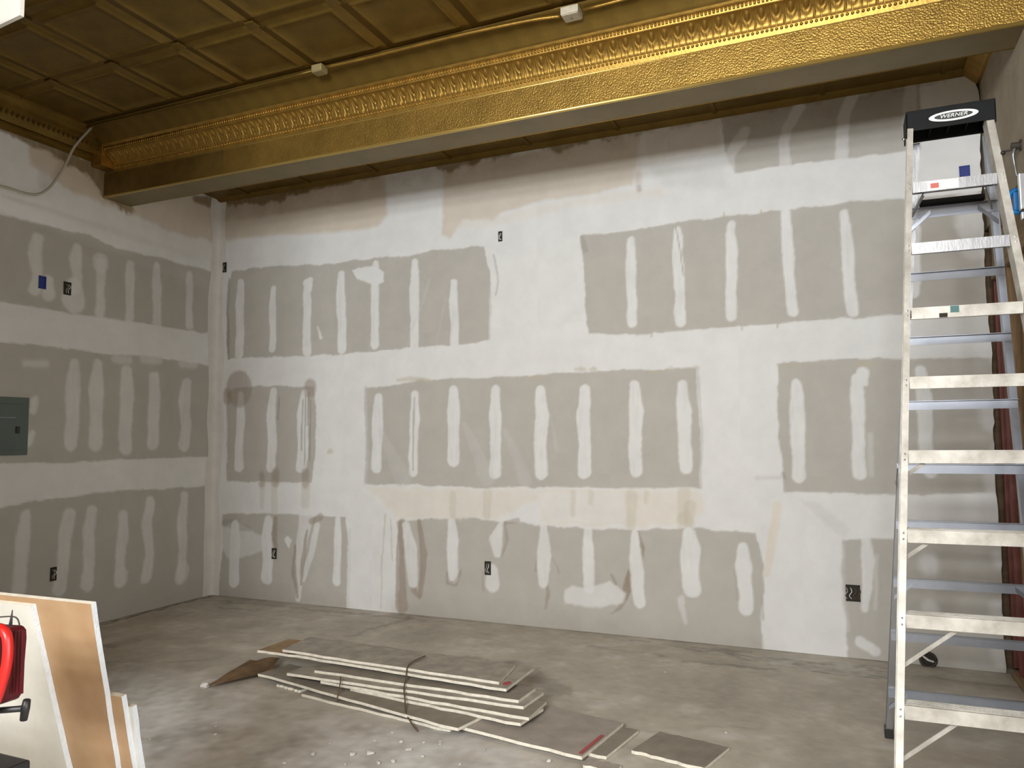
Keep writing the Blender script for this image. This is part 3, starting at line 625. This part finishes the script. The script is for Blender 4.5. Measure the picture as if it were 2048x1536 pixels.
# capped floor pipe by the wall
q = at(1857, 1329, 1, YM-.03)
pp = tag(empty('pipe_stub', (q.x, YM-.02, q.z)), 'rusty round pipe cap at the foot of the back wall behind the ladder', 'pipe')
bm = bmesh.new(); tube(bm, [(q.x+.045*math.cos(t), YM-.03, q.z+.03+.045*math.sin(t)) for t in np.linspace(0, 2*PI, 21)], .009, 6); put('rim', bm, m_rust, pp, smooth=True)
bm = bmesh.new(); bmesh.ops.create_cone(bm, cap_ends=True, segments=20, radius1=.04, radius2=.04, depth=.02, matrix=Matrix.Translation((q.x, YM-.012, q.z+.03))@Matrix.Rotation(PI/2, 4, 'X')); put('cap', bm, m_dark, pp)
bm = bmesh.new(); tube(bm, [(q.x-.03, YM-.03, q.z+.05), (q.x, YM-.04, q.z+.03), (q.x+.03, YM-.03, q.z+.02)], .007, 6); put('screw_lug', bm, m_chip, pp)

# ------------------------------------------------------------------ the stepladder
LB = Vector((.46, 3.6, 0)); lad = tag(empty('step_ladder', LB), 'tall paint-spattered aluminium stepladder with black top cap at the right', 'ladder')
def FL(z): return Vector((.104+.0777*z, 2.889+.328*z, z))
def FR(z): return Vector((.823-.052*z, 2.889+.328*z+.033*(.719-.13*z), z))
def RLp(z): return Vector((.150+.0745*z, 4.30-.0927*z, z))
def RRp(z): return Vector((.150+.0745*z+(.700-.129*z), 4.30-.0927*z+.033*(.700-.129*z), z))
def rail(fn, z0, z1, side, depth, fw, t, m, name='front_rail'):
    """C channel: web on the inner side, flanges outward"""
    A, B = fn(z0), fn(z1); ax = (B-A).normalized(); x = Vector((1, .033, 0)).normalized()
    yd = ax.cross(x).normalized(); 
    if yd.y < 0: yd = -yd
    # profile coords: a across (0 = outer edge, + inward), b depth
    P = [(0, 0), (fw, 0), (fw, depth), (0, depth), (0, depth-t), (fw-t, depth-t), (fw-t, t), (0, t)]
    bm = bmesh.new(); prism(bm, P, A, B, x*side, va=yd); bmesh.ops.recalc_face_normals(bm, faces=bm.faces)
    return put(name, bm, m, lad)
rail(FL, .012, 2.92, 1, .07, .024, .003, m_alup); rail(FR, .012, 2.92, -1, .07, .03, .003, m_alup)
rail(RLp, .012, 2.90, 1, .045, .03, .003, m_alu, 'rear_rail'); rail(RRp, .012, 2.90, -1, .045, .03, .003, m_alub, 'rear_rail')
for fn, s, nm in ((FL, 1, 0), (FR, -1, 0), (RLp, 1, 1), (RRp, -1, 1)):
    p = fn(.0); bm = bmesh.new(); x0 = p.x-.004*s; x1 = p.x+.036*s; box(bm, min(x0, x1), max(x0, x1), p.y-.006, p.y+(.08 if not nm else .055), 0, .05, .004); put('rubber_foot', bm, m_black, lad)
Z0, SP = -.045, .297
xdir = Vector((1, .033, 0)).normalized(); ydir = Vector((-.033, 1, 0)).normalized()
bm = bmesh.new(); bmesh.ops.create_uvsphere(bm, u_segments=8, v_segments=5, radius=.0042, matrix=Matrix.Diagonal((1, .6, 1, 1))); rivm = bm_mesh(bm, 'rivet'); rivm.materials.append(m_chrome)
for n in range(1, 10):
    zt = Z0+SP*n; A = FL(zt)+xdir*.024; B = FR(zt)-xdir*.030
    hgt = .048; dp = .078
    A = A+ydir*.002; B = B+ydir*.002
    prof2 = [(0, 0), (dp, 0), (dp, -hgt*.7), (dp-.003, -hgt*.7), (dp-.003, -.004), (.003, -.004), (.003, -hgt+.003), (.018, -hgt+.003), (.018, -hgt), (0, -hgt)]
    lean = Vector((0, -.328*0, 1))
    bm = bmesh.new(); prism(bm, prof2, A, B, ydir, va=Vector((0, 0, 1)))
    for k in range(6): 
        y = .012+k*.011; prism(bm, [(y, 0), (y+.004, 0), (y+.004, .002), (y, .002)], A, B, ydir, va=Vector((0, 0, 1)))
    bmesh.ops.recalc_face_normals(bm, faces=bm.faces)
    s_ = put('step', bm, m_alup if n < 8 else m_alu, lad)
    if n <= 4 or n == 5:
        L_ = .17 if n < 4 else (.075 if n == 4 else .06); dz = .13*(L_/.17)
        for (P0, sgn) in ((A, 1), (B, -1)):
            top_ = P0+xdir*(L_*sgn)+Vector((0, 0, -hgt))+ydir*.03; f0 = (FL if sgn > 0 else FR)(zt-hgt-dz); bot = f0+xdir*((.024 if sgn > 0 else .03)*sgn)+ydir*.035
            bm = bmesh.new(); prism(bm, [(-.009, 0), (.009, 0), (.009, .006), (-.009, .006)], bot, top_, Vector((0, 0, 1)), va=ydir); bmesh.ops.recalc_face_normals(bm, faces=bm.faces); put('step_brace', bm, m_alup, lad)
    # rivets in the rail beside every step
    for dz in (-.012, -.034):
        for fn, s in ((FL, 1), (FR, -1)):
            p = fn(zt+dz)+xdir*(.012*s)-ydir*.0015
            o = bpy.data.objects.new('rivet', rivm); C.objects.link(o); o.parent = lad; o.location = p-LB
# bent braces below the top step
zt = Z0+SP*9; A = FL(zt)+xdir*.024; B = FR(zt)-xdir*.03
for P0, s in ((A, 1), (B, -1)):
    bm = bmesh.new(); a0 = P0+xdir*(.045*s)+Vector((0, 0, -.048))+ydir*.03; b0 = P0+xdir*(.004*s)+Vector((0, 0, -.12))+ydir*.12
    prism(bm, [(-.009, 0), (.009, 0), (.009, .005), (-.009, .005)], a0, b0, Vector((0, 0, 1)), va=xdir); put('step_brace', bm, m_alu, lad)
# rear bars
for k, (z, sl) in enumerate(((2.565,.028),(2.262,.022),(1.955,.022),(1.645,.024),(1.34,.026),(1.065,.026),(.78,.026),(.515,.026),(.23,.026))):
    A = RLp(z)+xdir*.002-ydir*.004; B = RRp(z)-xdir*.002-ydir*.004
    bm = bmesh.new(); prism(bm, [(0, -sl*.9), (.003, -sl*.9), (.003, sl*.9), (-.016, sl*.9), (-.016, sl*.9-.003), (0, sl*.9-.003)], A, B, ydir, va=Vector((0, 0, 1))); bmesh.ops.recalc_face_normals(bm, faces=bm.faces)
    put('rear_bar', bm, m_alub, lad)
    if k in (0, 6, 8):
        for P0, fn, s in ((A, RLp, 1), (B, RRp, -1)):
            bm = bmesh.new(); a0 = P0+xdir*(.085*s)-ydir*.006; b0 = fn(z-.075)+xdir*(.008*s)-ydir*.006
            prism(bm, [(-.011, 0), (.011, 0), (.011, .004), (-.011, .004)], a0, b0, Vector((0, 0, 1)), va=-ydir); bmesh.ops.recalc_face_normals(bm, faces=bm.faces); put('rear_brace', bm, m_alub, lad)
# black tray behind the top step
A = RLp(2.592)+xdir*.040-ydir*.02; B = RRp(2.592)-xdir*.060-ydir*.02
bm = bmesh.new(); prism(bm, [(-.02, 0), (.012, 0), (.012, .030), (.008, .030), (.008, .004), (-.016, .004), (-.016, .026), (-.02, .026)], A, B, ydir, va=Vector((0, 0, 1))); bmesh.ops.recalc_face_normals(bm, faces=bm.faces)
put('tool_tray', bm, m_tray, lad)
# spreaders
for fn, fr, s in ((FL, RLp, 1), (FR, RRp, -1)):
    a0 = fn(1.38)+xdir*(-.006*s)+ydir*.05; b0 = fr(1.27)+xdir*(-.006*s)+ydir*.01; mid = (a0+b0)/2+Vector((0, 0, -.03))
    bm = bmesh.new(); prism(bm, [(-.01, 0), (.01, 0), (.01, .004), (-.01, .004)], a0, mid, Vector((0, 0, 1)), va=-xdir*s); prism(bm, [(-.01, 0), (.01, 0), (.01, .004), (-.01, .004)], mid, b0, Vector((0, 0, 1)), va=-xdir*s); bmesh.ops.recalc_face_normals(bm, faces=bm.faces)
    put('spreader', bm, m_alu, lad)
# cap
capc = (FL(2.94)+FR(2.94))/2; CX0, CX1 = FL(2.94).x-.006, FR(2.94).x+.010; CY = FL(2.94).y-.010
capm = mat('black ladder cap', (.007, .008, .009), .65, noise=.3, nscale=30, spec=.2)
bm = bmesh.new(); t = .006; D = .165
box(bm, CX0, CX1, CY, CY+D, 2.978, 2.99, .003); box(bm, CX0, CX1, CY, CY+t, 2.895, 2.98, .002); box(bm, CX0, CX1, CY+D-t, CY+D, 2.895, 2.98, .002)
box(bm, CX0, CX0+t, CY, CY+D, 2.885, 2.98, .002); box(bm, CX1-t, CX1, CY, CY+D, 2.885, 2.98, .002)
for k in range(5): x = CX0+.03+k*(CX1-CX0-.06)/4; box(bm, x-.002, x+.002, CY+t, CY+D-t, 2.91, 2.978)
cap = put('top_cap', bm, capm, lad)
for p, r in (((CX0-.004, CY+.11, 2.90), .009),):
    bm = bmesh.new(); bmesh.ops.create_uvsphere(bm, u_segments=10, v_segments=6, radius=r, matrix=Matrix.Translation(p)); put('bolt', bm, m_chrome, lad, smooth=True)
bm = bmesh.new(); bmesh.ops.create_uvsphere(bm, u_segments=10, v_segments=6, radius=.010, matrix=Matrix.Translation(FR(2.72)+xdir*.006)); put('bolt', bm, m_black, lad, smooth=True)
# logo: silver oval with lettering
lc = Vector(((CX0+CX1)/2+.012, CY-.0012, 2.940))
def oval(name, rx, rz, y, m, rx2=None, rz2=None, parent=lad):
    bm = bmesh.new(); n = 48; d = .0012
    o = [Vector((lc.x+rx*math.cos(2*PI*k/n), y, lc.z+rz*math.sin(2*PI*k/n))) for k in range(n)]
    vo = [bm.verts.new(p) for p in o]; vb = [bm.verts.new(p+Vector((0, d, 0))) for p in o]
    if rx2:
        vi = [bm.verts.new((lc.x+rx2*math.cos(2*PI*k/n), y, lc.z+rz2*math.sin(2*PI*k/n))) for k in range(n)]
        for k in range(n): bm.faces.new((vo[k], vi[k], vi[(k+1) % n], vo[(k+1) % n]))
    else: bm.faces.new(vo[::-1])
    for k in range(n): bm.faces.new((vo[k], vo[(k+1) % n], vb[(k+1) % n], vb[k]))
    return put(name, bm, m, parent)
oval('logo_plate', .098, .0235, lc.y-.0005, m_silver); oval('logo_field', .076, .0148, lc.y-.0012, m_black)
tc_ = bpy.data.curves.new('lettering', 'FONT'); tc_.body = 'WERNER'; tc_.size = .030; tc_.shear = .25; tc_.extrude = .0006; tc_.align_x = 'CENTER'; tc_.align_y = 'CENTER'; tc_.offset = .0
to = bpy.data.objects.new('tmp_text', tc_); C.objects.link(to); bpy.context.view_layer.update()
tm = bpy.data.meshes.new_from_object(to.evaluated_get(bpy.context.evaluated_depsgraph_get())); bpy.data.objects.remove(to)
xsx = [v.co.x for v in tm.vertices]; sc = .106/(max(xsx)-min(xsx))
tm.transform(Matrix.Translation((lc.x, lc.y-.002, lc.z))@Matrix.Rotation(PI/2, 4, 'X')@Matrix.Diagonal((sc, .0165/(max(v.co.y for v in tm.vertices)-min(v.co.y for v in tm.vertices)), 1, 1)))
tm.materials.clear(); put('lettering', tm, m_silver, lad)
# stickers and paint blots on the steps
s9 = Z0+SP*9; Y9 = FL(s9).y
def on_step(n, px0, px1, f0, f1, m, name, off=.0012):
    zt = Z0+SP*n; yf = FL(zt).y-off+.004; a = at(px0, 768, 1, yf+.005); b = at(px1, 768, 1, yf+.005)
    z1 = zt-.048*f0; z0 = zt-.048*f1
    bm = bmesh.new(); box(bm, a.x, b.x, yf-.001, yf+.0008, z0, z1)
    for v in bm.verts: v.co.y += .033*(v.co.x-FL(zt).x)
    return put(name, bm, m, lad)
on_step(9, 1874, 1938, .06, .94, m_label, 'sticker'); on_step(9, 1880, 1897, .3, .75, m_lred, 'sticker_print', .0025)
on_step(7, 1908, 1926, .02, .6, m_teal, 'paint_blot'); on_step(7, 1885, 1902, .6, .98, m_dark, 'paint_blot'); on_step(7, 1826, 1829, .2, .9, m_dark, 'paint_blot')

# ------------------------------------------------------------------ heap of drywall offcuts on the floor
FS = []
def strip(z, A, B, w_end, width, m, label, name='drywall_strip', ang_end=None, th=.0153, jag=.006, tiltL=0., tiltR=0.):
    """z: height of the top face; A,B: measured ends of the near top edge"""
    a = at(A[0], A[1], 2, z); b = at(B[0], B[1], 2, z)
    if w_end:
        e = at(w_end[0], w_end[1], 2, z); side = (e-b)
    else:
        d = (b-a).normalized(); side = Vector((-d.y, d.x, 0))*width
    n = 14; bm = bmesh.new()
    T = []; Bt = []
    for i in range(n+1):
        t = i/n; p = a.lerp(b, t); jj = random.uniform(-jag, jag)
        q = p+side+Vector((0, random.uniform(-jag, jag)*1.5, 0)); p = p+Vector((0, jj, 0))
        z_ = random.uniform(-.0008, .0008)+tiltL*(1-t)+tiltR*t
        T.append((bm.verts.new(p+Vector((0, 0, z_))), bm.verts.new(q+Vector((0, 0, z_)))))
        Bt.append((bm.verts.new(p+Vector((0, 0, z_-th))), bm.verts.new(q+Vector((0, 0, z_-th)))))
    for i in range(n):
        f = bm.faces.new((T[i][0], T[i+1][0], T[i+1][1], T[i][1])); f.material_index = 0
        f = bm.faces.new((Bt[i][0], Bt[i][1], Bt[i+1][1], Bt[i+1][0])); f.material_index = 0
        f = bm.faces.new((T[i][0], Bt[i][0], Bt[i+1][0], T[i+1][0])); f.material_index = 1
        f = bm.faces.new((T[i][1], T[i+1][1], Bt[i+1][1], Bt[i][1])); f.material_index = 1
    f = bm.faces.new((T[0][0], T[0][1], Bt[0][1], Bt[0][0])); f.material_index = 1
    f = bm.faces.new((T[n][0], Bt[n][0], Bt[n][1], T[n][1])); f.material_index = 1
    bmesh.ops.recalc_face_normals(bm, faces=bm.faces)
    o = put(name, bm, [m, m_board]); return tag(o, label, 'drywall scrap', 'drywall offcuts in the heap')
strip(.165, (565,1299), (998,1364), (1031,1330), .33, m_paperg, 'topmost long drywall strip of the heap, with a plain grey top')
strip(.1485, (590,1310), (1012,1378), (1067,1336), .38, m_paperg, 'second strip from the top, its right end marked with a red stain')
strip(.132, (516,1300), (700,1325), None, .30, m_card, 'brown backed offcut poking out at the left under the topmost strip')
strip(.115, (630,1340), (1037,1400), (1071,1376), .2, m_paperd, 'drywall strip third down with a dark end at the right')
strip(.099, (573,1346), (1047,1413), (1086,1386), .23, m_paperg, 'long drywall strip in the middle of the heap reaching the tie wire')
strip(.082, (640,1362), (1058,1435), (1093,1403), .25, m_paperd, 'drywall strip below the middle of the heap, tapering to the right')
strip(.066, (700,1376), (1040,1447), None, .26, m_paperg, 'short drywall strip low in the right half of the heap', jag=.008)
strip(.049, (517,1347), (915,1457), None, .24, m_paperd, 'greyish drywall strip slanting down across the heap to the front')
strip(.0155, (602,1388), (899,1459), None, .22, m_paperg, 'lowest drywall strip along the front left edge of the heap')
strip(.0155, (554,1368), (600,1381), None, .3, m_paperg, 'small stub of drywall poking out at the left foot of the heap')
strip(.0325, (770,1414), (1163,1514), (1247,1445), .49, m_paperl, 'wide pale drywall piece with a red taped end at the right of the heap')
strip(.0165, (1000,1474), (1212,1513), (1278,1459), .39, m_paperd, 'grey drywall piece lying under the wide pale one')
strip(.0155, (1263,1500), (1408,1536), (1459,1494), .3, m_paperd, 'dark drywall offcut lying flat at the far right of the heap')
strip(.0155, (1166,1530), (1230,1544), None, .08, m_paperl, 'small white ended scrap at the bottom edge of the photo')
# red taped end, stain
p0 = at(1162, 1508, 2, .034); p1 = at(1207, 1471, 2, .034)
bm = bmesh.new(); d = (p1-p0).normalized(); sd = Vector((d.y, -d.x, 0))
prism(bm, [(-.014, 0), (.004, 0), (.004, .0012), (-.014, .0012)], p0+Vector((0, 0, .0006)), p1+Vector((0, 0, .0006)), sd, va=Vector((0, 0, 1)))
tag(put('tape_strip', bm, m_redpr), 'red tape along the right end of the wide pale piece', 'tape')
p0 = at(1014, 1366, 2, .1505)
bm = bmesh.new(); bmesh.ops.create_cone(bm, cap_ends=True, segments=9, radius1=.028, radius2=.024, depth=.0015, matrix=Matrix.Translation((p0.x, p0.y+.0, .1505))@Matrix.Diagonal((.8, 1.3, 1, 1)))
tag(put('tape_scrap', bm, m_redpr), 'dark red blob on the right end of the second strip', 'tape')
def onface(pts, z): return [at(a, b, 2, z_) for (a, b), z_ in zip(pts, z)]
cable('tie_wire', onface([(850,1312),(818,1329),(812,1358),(808,1376),(810,1400),(812,1424),(822,1445),(835,1462)], [.185,.175,.130,.11,.08,.05,.024,.006]), .0042, m_wire, 'rusty tie wire looped around the middle of the heap', 'wire', n=3)
cable('tie_wire', onface([(681,1353),(681,1362),(678,1380),(673,1404)], [.125,.108,.075,.022]), .0036, m_wire, 'thin rusty tie wire near the left end of the heap', 'wire', n=3)
# screw-like brown wedge on the heap
pw = onface([(908,1354),(940,1362),(962,1366),(975,1370)], [.150, .14, .138, .135])
bm = bmesh.new(); tube(bm, pw, [.003, .009, .016, .008], 8); tag(put('wood_splinter', bm, m_wire), 'dark rusty brown splinter stuck in the right end of the heap', 'splinter')
# torn brown paper at the left of the heap
q = [at(410, 1377, 2, .012), at(545, 1346, 2, .012), at(560, 1318, 2, .03), at(500, 1322, 2, .035)]
bm = bmesh.new(); n = 9; G_ = []
for i in range(n):
    row = []
    for j in range(5):
        a = q[0].lerp(q[1], i/(n-1)); b = q[3].lerp(q[2], i/(n-1)); p = a.lerp(b, j/4); p.z += .018*math.sin(i*.9)*math.sin(j*.9)+.008+random.uniform(0, .004)
        row.append(bm.verts.new(p))
    G_.append(row)
for i in range(n-1):
    for j in range(4): bm.faces.new((G_[i][j], G_[i+1][j], G_[i+1][j+1], G_[i][j+1]))
bmesh.ops.solidify(bm, geom=bm.faces[:], thickness=.003)
tag(put('paper_sheet', bm, m_card), 'torn brown board paper curling on the floor left of the heap', 'paper')
bm = bmesh.new(); p = at(410, 1371, 2, .01); bmesh.ops.create_icosphere(bm, subdivisions=2, radius=.03, matrix=Matrix.Translation((p.x, p.y, .012))@Matrix.Diagonal((1, .8, .6, 1)))
for v in bm.verts: v.co += Vector((random.uniform(-.003, .003),)*3)
tag(put('plaster_lump', bm, m_chip), 'round lump of plaster at the tip of the torn brown paper', 'plaster')
# crumbs
def crumb(px, py, r, i):
    p = at(px, py, 2, 0); r *= 1.25; bm = bmesh.new(); bmesh.ops.create_icosphere(bm, subdivisions=1, radius=r, matrix=Matrix.Translation((p.x, p.y, r*.4))@Matrix.Rotation(random.random()*3, 4, 'Z')@Matrix.Diagonal((1.3, .8, .55, 1)))
    for v in bm.verts: v.co += Vector([random.uniform(-r, r)*.2 for _ in range(3)])
    tag(put('plaster_crumb', bm, m_chip), 'white plaster crumb on the concrete in front of the heap', 'crumb', 'plaster crumbs in front of the heap')
for i, (x, y, r) in enumerate(((626,1510,.014),(704,1510,.013),(741,1508,.015),(802,1485,.007),(817,1501,.011),(848,1486,.006),(784,1466,.006),(757,1527,.011),(786,1524,.010),(880,1484,.005),(845,1514,.008),(1098,1523,.008),(880,1489,.006),
      (1022,1447,.010),(568,1528,.009),(500,1457,.006),(430,1470,.007),(432,1453,.006),(660,1488,.006),(750,1482,.005),(969,1500,.006),(920,1530,.007),(855,1418,.006),(300,1480,.006),(1330,1345,.006),(1452,1466,.007),(690,1530,.008))): crumb(x, y, r, i)

# ------------------------------------------------------------------ sheets leaning on the saw stand
KL = .21
def lean_pt(px, py, off):
    d = FW + RT*((px-1024)/F_PX) + UP*((768-py)/F_PX); o = Vector((0, 0, CH))
    # plane Y = 1.50+off + KL*(1.05-z)
    t = (1.50+off+KL*(1.05-o.z)-o.y)/(d.y+KL*d.z); return o+d*t
def leaning(pts_edge, topz, off, width, mats, label, group='boards leaning on the stand', jag=.002, topslope=0.):
    """pts_edge: right edge of the face, two measured pixels; board hangs left from it, from topz down to the floor"""
    a = lean_pt(*pts_edge[0], off); b = lean_pt(*pts_edge[1], off)
    dr_ = (b-a)/(b.z-a.z); foot = a+dr_*(.004-a.z)
    th = Vector((0, 1, KL)).normalized()*.016
    n = 16; bm = bmesh.new(); R1 = []; R2 = []; L1 = []; L2 = []
    for i in range(n+1):
        p = a.lerp(foot, i/n)+Vector((random.uniform(-jag, jag), 0, 0)); l = Vector((p.x-width, p.y, p.z)); 
        if i == 0: l.z += topslope
        l.y = 1.50+off+KL*(1.05-l.z)
        R1.append(bm.verts.new(p)); R2.append(bm.verts.new(p+th)); L1.append(bm.verts.new(l)); L2.append(bm.verts.new(l+th))
    for i in range(n):
        f = bm.faces.new((R1[i], R1[i+1], L1[i+1], L1[i])); f.material_index = 0
        f = bm.faces.new((R2[i], L2[i], L2[i+1], R2[i+1])); f.material_index = 0
        f = bm.faces.new((R1[i], R2[i], R2[i+1], R1[i+1])); f.material_index = 1
        f = bm.faces.new((L1[i], L1[i+1], L2[i+1], L2[i])); f.material_index = 1
    f = bm.faces.new((R1[0], L1[0], L2[0], R2[0])); f.material_index = 2
    f = bm.faces.new((R1[n], R2[n], L2[n], L1[n])); f.material_index = 2
    bmesh.ops.recalc_face_normals(bm, faces=bm.faces)
    return tag(put('drywall_sheet', bm, mats), label, 'drywall sheet', group)
leaning(((60,1212),(134,1536)), 0, -.0167, .45, [m_white, m_core, m_board], 'white faced drywall sheet leaning at front, behind the red saw', topslope=-.004)
leaning(((181,1208),(232,1536)), 0, 0, .68, [m_brown, m_core, m_board], 'tall brown backed drywall sheet with a bright cut right edge', topslope=-.006)
leaning(((242,1394),(266,1536)), 0, .0167, .4, [m_brown, m_core, m_board], 'shorter brown backed drywall sheet just right of the tall one')
leaning(((264,1415),(280,1536)), 0, .0334, .35, [m_white, m_core, m_board], 'shortest pale drywall sheet at the right end of the leaning stack')

# stand
sx0, sy0, sy1 = -2.45, .70, 1.12
sp = at(62, 1519, 1, sy1)
sd_ = tag(empty('saw_stand', (-2.2, 1.27, 0)), 'black saw stand at the bottom left corner under the red saw', 'stand')
boxo('stand_top', sx0, sp.x, sy0, sy1, sp.z-.045, sp.z, m_black, sd_, .006)
for x in (sx0+.04, sp.x-.05):
    for y in (sy0+.04, sy1-.06): boxo('leg', x-.018, x+.018, y-.018, y+.018, .0, sp.z-.046, m_black, sd_, .003)
boxo('side_wing', sx0-.1, -2.40, sy1+.002, 1.505, sp.z-.05, sp.z-.005, m_black, sd_, .004)
boxo('crossbar', sx0+.06, sp.x-.07, sy0+.03, sy0+.05, .25, .29, m_black, sd_, .003)
# red saw
Ys = 1.2; q = lambda x, y, Y=Ys: at(x, y, 1, Y)
saw = tag(empty('miter_saw', (q(-40, 1400).x, Ys, sp.z)), 'red power saw with a dark red housing cut off by the left edge', 'saw')
# housing: extruded rounded outline with ribs
hp = [q(x, y) for x, y in ((-45,1238),(12,1248),(48,1250),(54,1258),(55,1275),(52,1312),(48,1360),(43,1392),(36,1398),(20,1399),(-45,1404))]
bm = bmesh.new(); fr = [bm.verts.new(p) for p in hp]; bk = [bm.verts.new(p+Vector((0, -.09, 0))) for p in hp]; bm.faces.new(fr); bm.faces.new(bk[::-1])
for i in range(len(hp)): bm.faces.new((fr[i], bk[i], bk[(i+1) % len(hp)], fr[(i+1) % len(hp)]))
bmesh.ops.recalc_face_normals(bm, faces=bm.faces); bmesh.ops.bevel(bm, geom=bm.edges[:], offset=.003, segments=2, affect='EDGES'); put('housing', bm, m_dred, saw)
for k in range(4):
    x = 24+k*7; a_ = q(x, 1262, Ys-.094); b_ = q(x-5, 1388, Ys-.094)
    bm = bmesh.new(); prism(bm, [(-.002, 0), (.002, 0), (.002, .006), (-.002, .006)], a_, b_, Vector((1, 0, 0)), va=Vector((0, 1, 0))); put('rib', bm, m_dred, saw)
bm = bmesh.new(); tube(bm, smooth_path([q(x, y, Ys-.12) for x, y in ((-30,1268),(-4,1256),(12,1268),(16,1295),(13,1330),(5,1362),(-8,1400),(-30,1440))], 5), [.0105]*36, 12)
put('handle', bm, m_red, saw, smooth=True)
bm = bmesh.new(); tube(bm, [q(-60,1426,Ys-.02), q(46,1417,Ys-.02)], .007, 10); put('knob_shaft', bm, m_black, saw, smooth=True)
bm = bmesh.new(); tube(bm, [q(54,1400,Ys-.02), q(51,1415,Ys-.02), q(47,1440,Ys-.02)], [.008,.0095,.008], 10); put('clamp_knob', bm, m_black, saw, smooth=True)
bm = bmesh.new(); tube(bm, [q(21,1249), q(25,1220)], [.004,.001], 8); put('pin', bm, m_black, saw)
bm = bmesh.new(); tube(bm, smooth_path([q(0,1234,Ys+.03), q(25,1233,Ys+.03), q(35,1238,Ys+.03), q(39,1250,Ys+.03)], 4), .0018, 6); put('spring_wire', bm, m_rust, saw, smooth=True)
qx = q(-60, 1400); bx = qx.x
boxo('saw_base', bx-.35, bx-.02, .86, 1.11, sp.z, sp.z+.04, m_dred, saw, .006)
boxo('saw_arm', bx-.09, bx-.03, Ys-.12, Ys-.02, sp.z+.04, q(0,1240).z, m_dred, saw, .006)
boxo('clamp_post', bx-.03, bx-.02, Ys-.115, Ys-.085, sp.z+.041, q(0,1410).z, m_black, saw, .003)
put('housing_bracket', (lambda b_: (box(b_, bx-.04, q(-44, 1300).x+.005, Ys-.08, Ys-.01, q(0,1390).z, q(0,1250).z, .003), b_)[1])(bmesh.new()), m_dred, saw)

# ------------------------------------------------------------------ things on the right wall
pt = at(2029, 292, 0, .90)
ps = tag(empty('wall_pipe', (.93, pt.y, pt.z-.1)), 'old capped pipe fitting sticking out of the upper right wall', 'pipe')
bm = bmesh.new(); tube(bm, [(.94, pt.y, pt.z), (.885, pt.y, pt.z)], .019, 14); tube(bm, [(.93, pt.y, pt.z), (.922, pt.y, pt.z)], .03, 14); put('fitting', bm, m_rust, ps, smooth=False)
bm = bmesh.new(); tube(bm, smooth_path([(.90, pt.y, pt.z-.01), (.89, pt.y-.005, pt.z-.05), (.895, pt.y, pt.z-.10), (.905, pt.y+.01, pt.z-.17)], 4), [.010]*5+[.008]*4+[.005]*4, 8); put('pipe_drop', bm, m_alu, ps, smooth=True)
b2 = at(2003, 304, 0, .92); bm = bmesh.new(); tube(bm, [(.915, pt.y, pt.z-.02), (.92, b2.y, b2.z)], .005, 6); put('bracket', bm, m_rust, ps)
pb = at(2029, 403, 0, .885); pj = at(2048, 385, 0, .90)
tl = tag(empty('hand_clamp', (.93, pb.y, pb.z-.06)), 'bright blue and chrome clamp hung on the framing at the right edge', 'clamp')
bm = bmesh.new(); tube(bm, smooth_path([(pb.x+.03, pb.y, pb.z+.065), (pb.x-.012, pb.y, pb.z+.05), (pb.x-.028, pb.y, pb.z), (pb.x-.014, pb.y, pb.z-.05), (pb.x+.03, pb.y, pb.z-.062)], 5), .013, 8); put('grip', bm, m_cyan, tl, smooth=True)
boxo('grip_pad', pb.x-.006, pb.x+.040, pb.y-.012, pb.y+.02, pb.z-.05, pb.z+.05, m_cyan, tl, .006)
boxo('jaw', pj.x-.022, pj.x+.02, pj.y-.02, pj.y+.02, pj.z-.09, pj.z+.10, m_chrome, tl, .005)
boxo('jaw_pad', pj.x-.018, pj.x+.015, pj.y-.015, pj.y+.015, pj.z-.14, pj.z-.10, m_chrome, tl, .004)
bm = bmesh.new(); tube(bm, [(pb.x+.03, pb.y+.0, pb.z+.02), (pj.x, pj.y, pj.z)], .006, 8); put('screw_rod', bm, m_chrome, tl, smooth=True)
